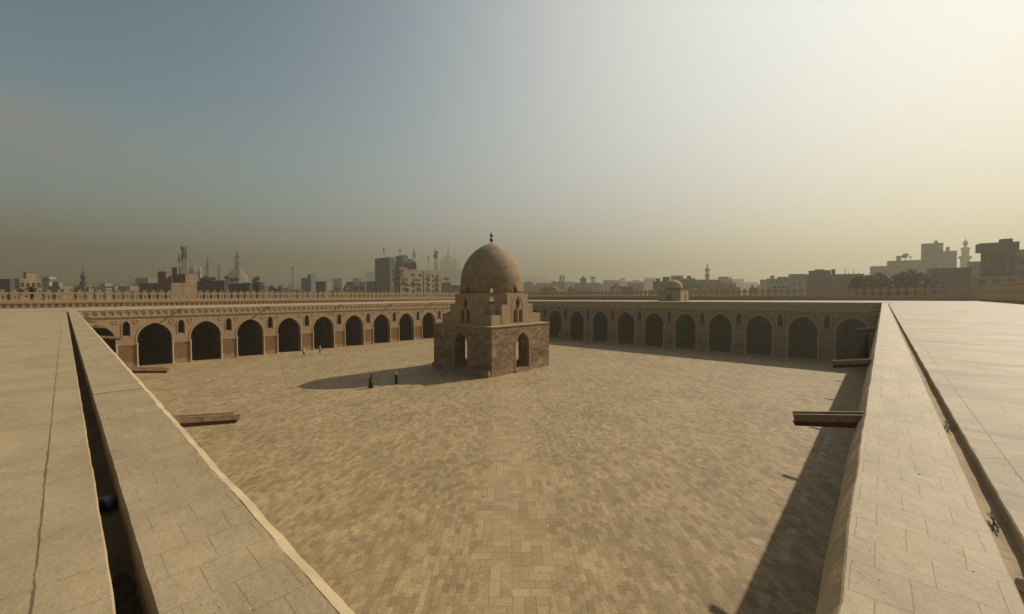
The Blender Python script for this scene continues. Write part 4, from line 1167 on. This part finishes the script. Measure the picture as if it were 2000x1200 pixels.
minaret(164, 290, [(534,.9),(540,1.7),(541,2.6),(551,2.8),(553,3.6),(562,3.8),(570,4.0)], [(521,.1),(529,.3),(530.5,1.6),(532.5,1.8),(534,1.0)], 'dark', 'dark minaret standing alone at the left behind the outer wall', ((541,4.5),(553.5,5.2)))
minaret(391, 340, [(529,1.4),(532,3.2),(546,2.6)], [(516,.1),(521,.4),(523,1.6),(526,2.6),(529,1.6)], 'pale', 'small white minaret with an onion top right of the red brick house', ((533,4.2),))
minaret(408, 860, [(508,2.0),(514.9,2.2),(515,3.1),(524.9,3.2),(525,3.7),(540,3.9)], [(498,.1),(501,.5),(502.5,1.6),(505,1.9),(508,1.0)], 'grey', 'slender hazy minaret left of the far great dome', ((515,5.0),(525,5.4)))
minaret(430, 880, [(521,2.0),(529.9,2.2),(530,3.1),(542,3.4)], [(513,.1),(515.5,.6),(516.5,1.6),(518.5,1.8),(521,.9)], 'grey', 'short hazy minaret midway to the far great dome', ((530,4.8),))
minaret(466, 900, [(495,2.8),(501.9,3.0),(502,4.3),(513.9,4.6),(514,5.2),(545,5.6)], [(486.5,.2),(488.5,.6),(489.5,2.0),(492,2.5),(495,1.3)], 'grey', 'tall thick hazy minaret in front of the far great dome', ((502,6.8),(514,7.8)))
minaret(1381, 330, [(526,1.4),(529,3.0),(537,2.6),(539,4.2),(547,3.4)], [(511,.1),(516,.4),(518,1.8),(520,1.4),(523,.8),(526,1.2)], 'white', 'slim pale minaret on the right skyline beyond the small roof dome', ((527,4.4),(538,4.6)))
minaret(1883, 400, [(483,2.6),(487,5.6),(501,5.0),(504,9.0),(505,6.4),(530,6.4)], [(464,.1),(469,.5),(470,1.0),(474,3.4),(478,3.6),(481,1.6),(483,2.0)], 'white', 'white minaret between the grey towers at the far right', ((487,6.2),(503.5,9.0)))
def domed(px, dist, prof, label, mk='grey'):
    t, pr, k = px_tower('far_dome', px, dist, prof, mk, label, 'dome')
    bm = bmesh.new(); lathe(bm, [p for p in pr], 20); bmo('dome', bm, CM[mk], t, smooth=False); return t
domed(464, 940, [(521,.2),(524,4),(528,9),(534,14),(540,17),(546,18.5),(547,18.5)], 'great hazy dome behind the thick minaret', 'tan')
domed(379, 900, [(519,.2),(521,3),(525,6),(530,7.3),(537,7.5)], 'hazy ribbed dome right of the lattice masts')
t, pr, k = px_tower('chimney', 573, 650, [(522,2.6),(525,2.6),(526,1.4),(545,1.7),(560,2.0)], 'grey', 'thin hazy chimney standing alone in the left skyline', 'chimney')
bm = bmesh.new(); lathe(bm, pr, 10); bmo('stack', bm, CM['grey'], t)
for px, ds, y0, y1, lb in ((1158, 470, 541, 553, 'mushroom shaped water tank on legs right of the square dark hut'), (1216.5, 760, 544, 552, 'faint far mushroom shaped tank on the right skyline')):
    t, pr, k = px_tower('water_tower', px, ds, [(y0,5),(y0+3.2,5.2),(y0+3.3,3.6)], 'grey', lb, 'water tower')
    z1 = zat(px, y0+3.3, ds); z0 = zat(px, y0, ds)
    bm = bmesh.new(); lathe(bm, [(3.4*k, z1), (5.2*k, z1+.3), (5.0*k, z0)], 12); bmo('tank', bm, CM['grey'], t)
    for a in range(4):
        bm = bmesh.new(); tube(bm, (3*k*math.cos(a*1.571+.5), 3*k*math.sin(a*1.571+.5), 0), (2.6*k*math.cos(a*1.571+.5), 2.6*k*math.sin(a*1.571+.5), z1), .5, 6); bmo('leg', bm, CM['grey'], t)
# open frame tower
P, d1, d2, l1, l2 = frame_for(1093, 1094.5, 1102, 500, R(15))
t = empty('frame_tower', (P.x, P.y, 0), math.atan2(d2.y, d2.x), 'narrow open frame tower standing above the hazy roofs right of the pavilion', 'tower')
zt = zat(1098, 538.5, 500)
for a in (0, 1):
    for b in (0, 1):
        bm = bmesh.new(); box(bm, a*(l2-.8), a*(l2-.8)+.8, b*3.2, b*3.2+.8, 0, zt); bmo('post', bm, CM['grey'], t)
for z in (zt-.0, zt-3.2, zt-6.2):
    bm = bmesh.new(); box(bm, -.1, l2+.1, -.1, 4.1, z-1.4, z-.01); bmo('deck', bm, CM['grey'], t)

# citadel on its hill, nearly lost in the haze
bC = 1700
hill = bmesh.new(); hv = []
for i in range(41):
    px = 620+ (1075-620)*i/40; b = bearing(px)
    y = 528+ 8*(abs(px-880)/200)**1.6*1.4 + 1.2*nz(px*.05, 50)
    zt_ = max(zat(px, min(y, 566), bC), 1)
    row = []
    for dd, f in ((-200, .0), (-140, .35), (-70, .8), (0, 1.0), (160, .95), (320, .0)):
        row.append(hill.verts.new((CAM.x+b.x*(bC+dd), CAM.y+b.y*(bC+dd), max(zt_*f-.0, -.5) + (2*nz(px*.1+dd, 60) if 0 < f < 1 else 0))))
    hv.append(row)
for i in range(40):
    for j in range(5): hill.faces.new((hv[i][j], hv[i+1][j], hv[i+1][j+1], hv[i][j+1]))
tag(bmo('citadel_hill', hill, CM['tan'], smooth=True), kind='structure')
b = bearing(877); ct = empty('citadel_mosque', (CAM.x+b.x*bC, CAM.y+b.y*bC, 0), YAW+R(100), 'faint domed mosque with pencil minarets on the far hill left of the pavilion dome', 'mosque')
k = px2m(bC, 877)
zz = lambda y: zat(877, y, bC)
bm = bmesh.new(); box(bm, -16*k, 16*k, -14*k, 14*k, zz(534), zz(513)); bmo('prayer_hall', bm, CM['pale'], ct)
bm = bmesh.new(); lathe(bm, [(9*k, zz(514)), (9*k, zz(508)), (8.6*k, zz(504)), (7*k, zz(500)), (4.4*k, zz(497)), (1.2*k, zz(495.4)), (0, zz(494))], 20); bmo('main_dome', bm, CM['pale'], ct)
for sx, sy in ((-12,-10), (12,-10), (-12,10), (12,10)):
    bm = bmesh.new(); lathe(bm, [(4*k, zz(514)), (4*k, zz(510)), (3*k, zz(507)), (0, zz(505))], 14, (sx*k, sy*k)); bmo('corner_dome', bm, CM['pale'], ct)
def pencil(px, yt, yb, dist, lab):
    t, pr, kk = px_tower('minaret', px, dist, [(yt+12,.9),(yt+13,1.5),(yb,1.8)], 'pale', lab, 'minaret', group='minarets on the skyline')
    bm = bmesh.new(); lathe(bm, pr, 10); bmo('shaft', bm, CM['pale'], t)
    bm = bmesh.new(); lathe(bm, [(.95*kk, zat(px, yt+12, dist)), (0, zat(px, yt, dist))], 10); bmo('cap', bm, CM['pale'], t)
pencil(876, 469, 520, bC-26, 'taller faint pencil minaret in front of the far hilltop dome'); pencil(851, 472, 520, bC+4, 'faint pencil minaret rising behind the antenna of the flats'); pencil(898.5, 507, 530, bC-60, 'short faint minaret on the far hill touching the pavilion dome')
bm = bmesh.new()
for i in range(14):
    px = 815+i*9; bb = bearing(px); c = Vector((CAM.x+bb.x*(bC-75), CAM.y+bb.y*(bC-75), 0)); k2 = px2m(bC-75, px)
    vs = box(bm, -4.6*k2, 4.6*k2, -8, 8, zat(px, 560, bC-75), zat(px, 527.5+1.5*nz(i, 70), bC-75))
    bmesh.ops.transform(bm, verts=vs, matrix=Matrix.Translation(c) @ Matrix.Rotation(math.atan2(bb.y, bb.x)+R(90), 4, 'Z'))
tag(bmo('fortress_wall', bm, CM['tan']), 'long faint fortress wall along the far hill below the domed mosque', 'wall')

# masts ---------------------------------------------------------------------------
def mast(px, yb, yt, dist, label, half=3.0, panels=6, kind=0, lean=0):
    b = bearing(px); k = px2m(dist, px); z0, z1 = zat(px, yb, dist), zat(px, yt, dist)
    t = empty('antenna_mast', (CAM.x+b.x*dist, CAM.y+b.y*dist, z0), math.atan2(b.y, b.x)-R(90), label, 'antenna mast', 'antenna masts on the roofs')
    H = z1-z0; h = half*k*.55
    bm = bmesh.new()
    if kind == 0:
        for sx in (-1, 1):
            for sy in (-1, 1): tube(bm, (sx*h, sy*h, -.5), (sx*h*.8, sy*h*.8, H), .09, 5)
        n = max(4, int(H/1.6))
        for i in range(n):
            za, zb_ = H*i/n, H*(i+1)/n
            tube(bm, (-h, -h, za), (h, -h, zb_), .05, 4); tube(bm, (h, -h, za), (-h, -h, zb_), .05, 4)
            tube(bm, (-h, h, za), (h, h, zb_), .05, 4); tube(bm, (-h, -h, zb_), (h, -h, zb_), .05, 4)
    else:
        tube(bm, (0, 0, -.5), (lean*k, 0, H), .14, 6, .07)
        for i in range(int(H/2)): tube(bm, (lean*k*i*2/H-.35, 0, i*2+.5), (lean*k*i*2/H+.35, 0, i*2+.5), .04, 4)
    bmo('lattice', bm, M['dark'] if dist < 260 else CM['dark'], t)
    rnd = random.Random(int(px))
    for i in range(panels):
        a = rnd.uniform(0, 6.28); z = H*rnd.uniform(.62, .97); rr = half*k*rnd.uniform(.55, 1.0)
        bm = bmesh.new(); box(bm, -.16, .16, -.09, .09, -1.0, 1.0); 
        tube(bm, (0, .09, 0), (-rr*math.cos(a)*.4, .09-rr*math.sin(a)*.4, 0), .04, 4)
        bmo('panel_antenna', bm, CM['grey'], t, loc=(rr*math.cos(a)+lean*k*z/H, rr*math.sin(a), z), rz=a)
    return t
mast(361.5, 540, 482, 205, 'tall lattice mast crowded with panel antennas behind the red brick house', 4.6, 12)
mast(353.5, 540, 497, 330, 'hazy second lattice mast just left of the tall one', 3.6, 6)
mast(852, 526, 491, 243, 'dense bushy mast at the right end of the flats roof', 5.0, 16)
mast(836, 526, 499, 246, 'leaning thin mast on the middle of the flats roof', 1.5, 3, 1, 2)
mast(809, 526, 488, 262, 'pointed mast on the left of the flats roof', 3.0, 8)
mast(751.5, 503, 484, 290, 'thin antenna on top of the tall tower block', 1.6, 5, 1, -1)
mast(782, 498, 487, 305, 'small faint antenna on the stepped block behind the tower', 1.2, 3, 1)
for px, yb, yt, ds, lb in ((1650,537,525,215,'tallest bare rod on the big dark block'), (1657,537,531,215,'short rod on the big dark block'), (1666.5,537,527,215,'second tallest rod on the big dark block'), (1676,537,532,215,'rod at the right end of the big dark block')):
    mast(px, yb, yt, ds, lb, .4, 0, 1)

# dishes ---------------------------------------------------------------------------
def dish(px, py, dist, r, label, face=0):
    b = bearing(px); z = zat(px, py, dist)
    t = empty('satellite_dish', (CAM.x+b.x*dist, CAM.y+b.y*dist, z), math.atan2(b.y, b.x)+R(90)+face, label, 'satellite dish', 'satellite dishes on the roofs')
    bm = bmesh.new(); lathe(bm, [(0,0),(r*.5,.06*r),(r*.85,.18*r),(r,.26*r),(r*.97,.28*r),(r*.8,.2*r),(0,.05*r)], 18, cap=False)
    bmesh.ops.rotate(bm, verts=bm.verts, matrix=Matrix.Rotation(R(50), 3, 'X')); bmo('reflector', bm, CM['grey'], t)
    bm = bmesh.new(); tube(bm, (0, .1, -.1), (0, .1, -r*1.9), .06*r+.03, 6); tube(bm, (0, 0, 0), (0, -r*.6, r*.35), .02*r+.015, 4); bmo('post', bm, M['dark'], t)
for a in ((1766.5,501,332,1.75,'largest satellite dish, on the upper grey block at the right',.5), (1777,503,331,1.0,'satellite dish turned edge on beside the largest one',1.3),
          (404,544,209,1.3,'dish on the left end of the long dark grey block',.3), (417,545,209,1.0,'dish in the middle of the long dark grey block',-.2), (444,543,212,1.0,'dish at the right end of the long dark grey block',.2),
          (455,547,213,1.1,'dish on the left of the middle dark roof',.4), (462,547,213,1.0,'dish at the centre of the middle dark roof',-.1), (497,549,221,1.0,'small dish on the narrow dark block with a lit end',0), (503,545,222,1.3,'higher dish over the narrow dark block with a lit end',.2),
          (800,520,240,1.7,'pale dish on the left part of the flats roof',.2), (806,516,242,1.4,'second pale dish higher beside the pointed mast',-.2), (869,545,299,1.2,'left dish on the small grey house by the flats',.3), (874.5,546,299,1.2,'right dish on the small grey house by the flats',-.1)): dish(*a)
# water tanks on the flat house
for i, px in enumerate((679, 684.5, 689, 704.5, 711)):
    b = bearing(px); d_ = 230; z = zat(px, 556.8, d_)
    t = empty('water_tank', (CAM.x+b.x*d_, CAM.y+b.y*d_, z), 0, ['leftmost black water tank on the flat house', 'black tank second in the row on the flat house', 'black tank third in the row on the flat house', 'black tank fourth in the row, after the gap', 'last black tank in the row, near the tower'][i], 'water tank', 'black water tanks on the flat house')
    bm = bmesh.new(); lathe(bm, [(.55,.5),(.62,.6),(.62,1.4),(.4,1.62),(.15,1.7),(0,1.7)], 12); bmo('tank', bm, M['dark'], t)
    bm = bmesh.new(); box(bm, -.5, .5, -.5, .5, -.6, .49); bmo('stand', bm, CM['grey'], t)

# low roofs just over the cresting, and the far city that reads as one mass
rnd = random.Random(21)
for i in range(46):
    px = rnd.choice((rnd.uniform(-20, 270), rnd.uniform(500, 720), rnd.uniform(1040, 1500))); w = rnd.uniform(8, 22)
    yt = rnd.uniform(561, 567.5); ds = rnd.uniform(185, 330)
    bldg('low brown rooftop barely showing over the cresting of the outer wall', px-w*.45, px, px+w*.7, yt, ds, rnd.choice(('tan','dark','pale','grey','brick')), rnd.uniform(12, 38), (2,1,1.2,3) if rnd.random() < .4 else None, None,
         ((.2,.5,.2,.6,1.1,SH),) if rnd.random() < .5 else (), name='low_rooftop', group='low rooftops over the outer wall')
bm = bmesh.new()
for i in range(420):
    px = rnd.uniform(-200, 2200); ds = rnd.uniform(420, 2100)
    if 780 < px < 1000 and ds > 850: continue
    yt = rnd.uniform(553, 571) if ds > 500 else rnd.uniform(557, 571)
    if 1430 < px < 1480: yt = max(yt, 556)
    b = bearing(px); z = zat(px, yt, ds); w = rnd.uniform(5, 16); dp = rnd.uniform(8, 16)
    vs = box(bm, -w, w, -dp, dp, 0, z)
    if rnd.random() < .5:
        q = rnd.uniform(-.5, .4)*w; vs += box(bm, q, q+w*.35, -dp*.4, dp*.2, z+.002, z+rnd.uniform(1.5, 3.5))
    bmesh.ops.transform(bm, verts=vs, matrix=Matrix.Translation((CAM.x+b.x*ds, CAM.y+b.y*ds, 0)) @ Matrix.Rotation(rnd.uniform(0, 1.5), 4, 'Z'))
tag(bmo('distant_city', bm, CM['tan']), 'hazy mass of far rooftops filling the skyline', 'city', kind='stuff')

# ------------------------------------------------------------------ tree beyond the outer wall
LEAF, nt, b_ = mat('leaves'); v = coords(nt)
L(nt, mixc(nt, ramp(nt, noisef(nt, v, .6, 4), .35, .65), (.022,.030,.016), (.013,.020,.011)), b_.inputs['Base Color']); b_.inputs['Roughness'].default_value = .7
BARK = plain('bark', (.10,.075,.05), (.07,.05,.035), 4)
def tree(px, dist, ytop, rad, hh, label, seed, nl=26000):
    b = bearing(px); zt = zat(px, ytop, dist); rn = random.Random(seed)
    t = empty('broadleaf_tree', (CAM.x+b.x*dist, CAM.y+b.y*dist, 0), 0, label, 'tree', 'trees beyond the outer wall')
    zc = zt-hh
    bm = bmesh.new(); tube(bm, (0,0,0), (.3,.1,zc-hh*.4), .45, 8, .3)
    blobs = []
    for i in range(40):
        a = rn.uniform(0, 6.28); q = rn.random()**.6; e = rn.uniform(-.5, .95)
        c = Vector((rad*q*math.cos(a)*math.sqrt(max(0,1-e*e*.6)), rad*q*math.sin(a)*math.sqrt(max(0,1-e*e*.6)), zc+hh*.78*e)); blobs.append((c, rn.uniform(.22, .38)*rad))
        if i < 12: tube(bm, (.3,.1,zc-hh*.5), c, .14, 5, .04)
    bmo('trunk', bm, BARK, t)
    bm = bmesh.new()
    for i in range(nl):
        c, r_ = rn.choice(blobs)
        d = Vector((rn.gauss(0,1), rn.gauss(0,1), rn.gauss(0,.8))); d = d.normalized()*r_*rn.random()**.4
        p = c+d; s = rn.uniform(.18, .42)
        n_ = Vector((rn.gauss(0,1), rn.gauss(0,1), rn.gauss(0,1))).normalized(); x_ = n_.orthogonal().normalized(); y_ = n_.cross(x_)
        bm.faces.new([bm.verts.new(p+x_*s), bm.verts.new(p+y_*s*.5), bm.verts.new(p-x_*s), bm.verts.new(p-y_*s*.5)])
    me = bpy.data.meshes.new('crown'); bm.to_mesh(me); bm.free(); mobj('crown', me, LEAF, t)
tree(1722, 150, 535, 6.8, 5.4, 'dark bushy tree behind the outer wall at the right, left half of the pair', 1)
tree(1772, 153, 531, 6.6, 5.8, 'dark bushy tree behind the outer wall at the right, the taller right one', 2)
tree(59, 150, 561.5, 1.6, 1.4, 'small dark bush top over the outer wall at the far left', 3, 2500)

# ------------------------------------------------------------------ haze, sky, sun, camera
bm = bmesh.new(); box(bm, -1900, 3100, -1900, 3100, -1.5, 262)
hz, nt, b_ = mat('dusty_air'); nt.nodes.remove(b_)
pv_ = N(nt, 'ShaderNodeVolumePrincipled'); pv_.inputs['Color'].default_value = (.43, .394, .305, 1)
pv_.inputs['Density'].default_value = .00104; pv_.inputs['Anisotropy'].default_value = .54
L(nt, pv_.outputs[0], [n for n in nt.nodes if n.type == 'OUTPUT_MATERIAL'][0].inputs['Volume'])
tag(bmo('haze', bm, hz), kind='stuff')

w = bpy.data.worlds.new('World'); sc.world = w; w.use_nodes = True
nt = w.node_tree; bgn = nt.nodes['Background']
sky = nt.nodes.new('ShaderNodeTexSky'); sky.sky_type = 'NISHITA'; sky.sun_disc = False
sky.sun_elevation = SUN_EL; sky.sun_rotation = math.atan2(SUN_AZ.x, SUN_AZ.y)
sky.air_density = 1.0; sky.dust_density = 3.0; sky.ozone_density = 1.0; sky.altitude = 60
# tame the aureole the way a dust-laden winter sky does: a c^3 / (1 + k c^3)
def vm(op, a, b):
    n = nt.nodes.new('ShaderNodeVectorMath'); n.operation = op
    for i, q in enumerate((a, b)):
        if hasattr(q, 'is_linked'): L(nt, q, n.inputs[i])
        else: n.inputs[i].default_value = q
    return n.outputs[0]
c_ = sky.outputs[0]
c_ = vm('MULTIPLY', c_, vm('MULTIPLY', c_, c_))
c_ = vm('DIVIDE', vm('MULTIPLY', c_, (.585, .37, .142)), vm('ADD', (1, 1, 1), vm('MULTIPLY', c_, (.112, .062, .021))))
# thin cirrus low in the left of the sky
tcw = nt.nodes.new('ShaderNodeTexCoord'); dr = tcw.outputs['Generated']
def dotn(v):
    n = nt.nodes.new('ShaderNodeVectorMath'); n.operation = 'DOT_PRODUCT'; L(nt, dr, n.inputs[0]); n.inputs[1].default_value = v; return n.outputs['Value']
cdv = ray(40, 238).normalized(); cr_ = Vector((cdv.y, -cdv.x, 0)).normalized(); cu_ = cr_.cross(cdv)
mpw = nt.nodes.new('ShaderNodeMapping'); mpw.inputs['Scale'].default_value = (3, 3, 14); L(nt, dr, mpw.inputs[0])
a_ = mathn(nt, 'POWER', mathn(nt, 'MULTIPLY', dotn(cr_), 6.5), 2); b2_ = mathn(nt, 'POWER', mathn(nt, 'ABSOLUTE', mathn(nt, 'MULTIPLY', mathn(nt, 'ADD', dotn(cu_), mathn(nt, 'MULTIPLY', dotn(cr_), .12)), 24)), 2)
g_ = mathn(nt, 'EXPONENT', mathn(nt, 'MULTIPLY', mathn(nt, 'ADD', a_, b2_), -1))
g_ = mathn(nt, 'MULTIPLY', mathn(nt, 'MULTIPLY', g_, ramp(nt, noisef(nt, mpw.outputs[0], 1.6, 5, .6), .3, .65)), .55)
c_ = mixc(nt, g_, c_, (3.5, 2.8, 2.1))
L(nt, c_, bgn.inputs[0]); bgn.inputs[1].default_value = .10

sl = bpy.data.lights.new('Sun', 'SUN'); sl.energy = 5.0; sl.angle = R(.53); sl.color = (1.0, .915, .74)
so = bpy.data.objects.new('sun', sl); COL.objects.link(so)
d = Vector((-SUN_AZ.x*math.cos(SUN_EL), -SUN_AZ.y*math.cos(SUN_EL), -math.sin(SUN_EL)))
so.rotation_euler = d.to_track_quat('-Z', 'Y').to_euler(); so.location = (60, -40, 90)

cd = bpy.data.cameras.new('Camera'); cam = bpy.data.objects.new('camera', cd); COL.objects.link(cam)
cd.sensor_width = 36; cd.lens = 36*FPX/2000; cd.clip_start = .05; cd.clip_end = 6000
cam.matrix_world = Matrix(((RR.x, UU.x, -F.x, CAM.x), (RR.y, UU.y, -F.y, CAM.y), (RR.z, UU.z, -F.z, CAM.z), (0, 0, 0, 1)))
sc.camera = cam
sc.render.engine = 'CYCLES'
cy = sc.cycles
cy.use_denoising = True; cy.denoiser = 'OPENIMAGEDENOISE'
cy.max_bounces = 5; cy.diffuse_bounces = 2; cy.glossy_bounces = 2; cy.volume_bounces = 1; cy.transmission_bounces = 2
cy.use_adaptive_sampling = False; cy.caustics_reflective = False; cy.caustics_refractive = False
vs = sc.view_settings; vs.view_transform = 'Standard'; vs.look = 'None'; vs.gamma = 1; vs.exposure = 0.42
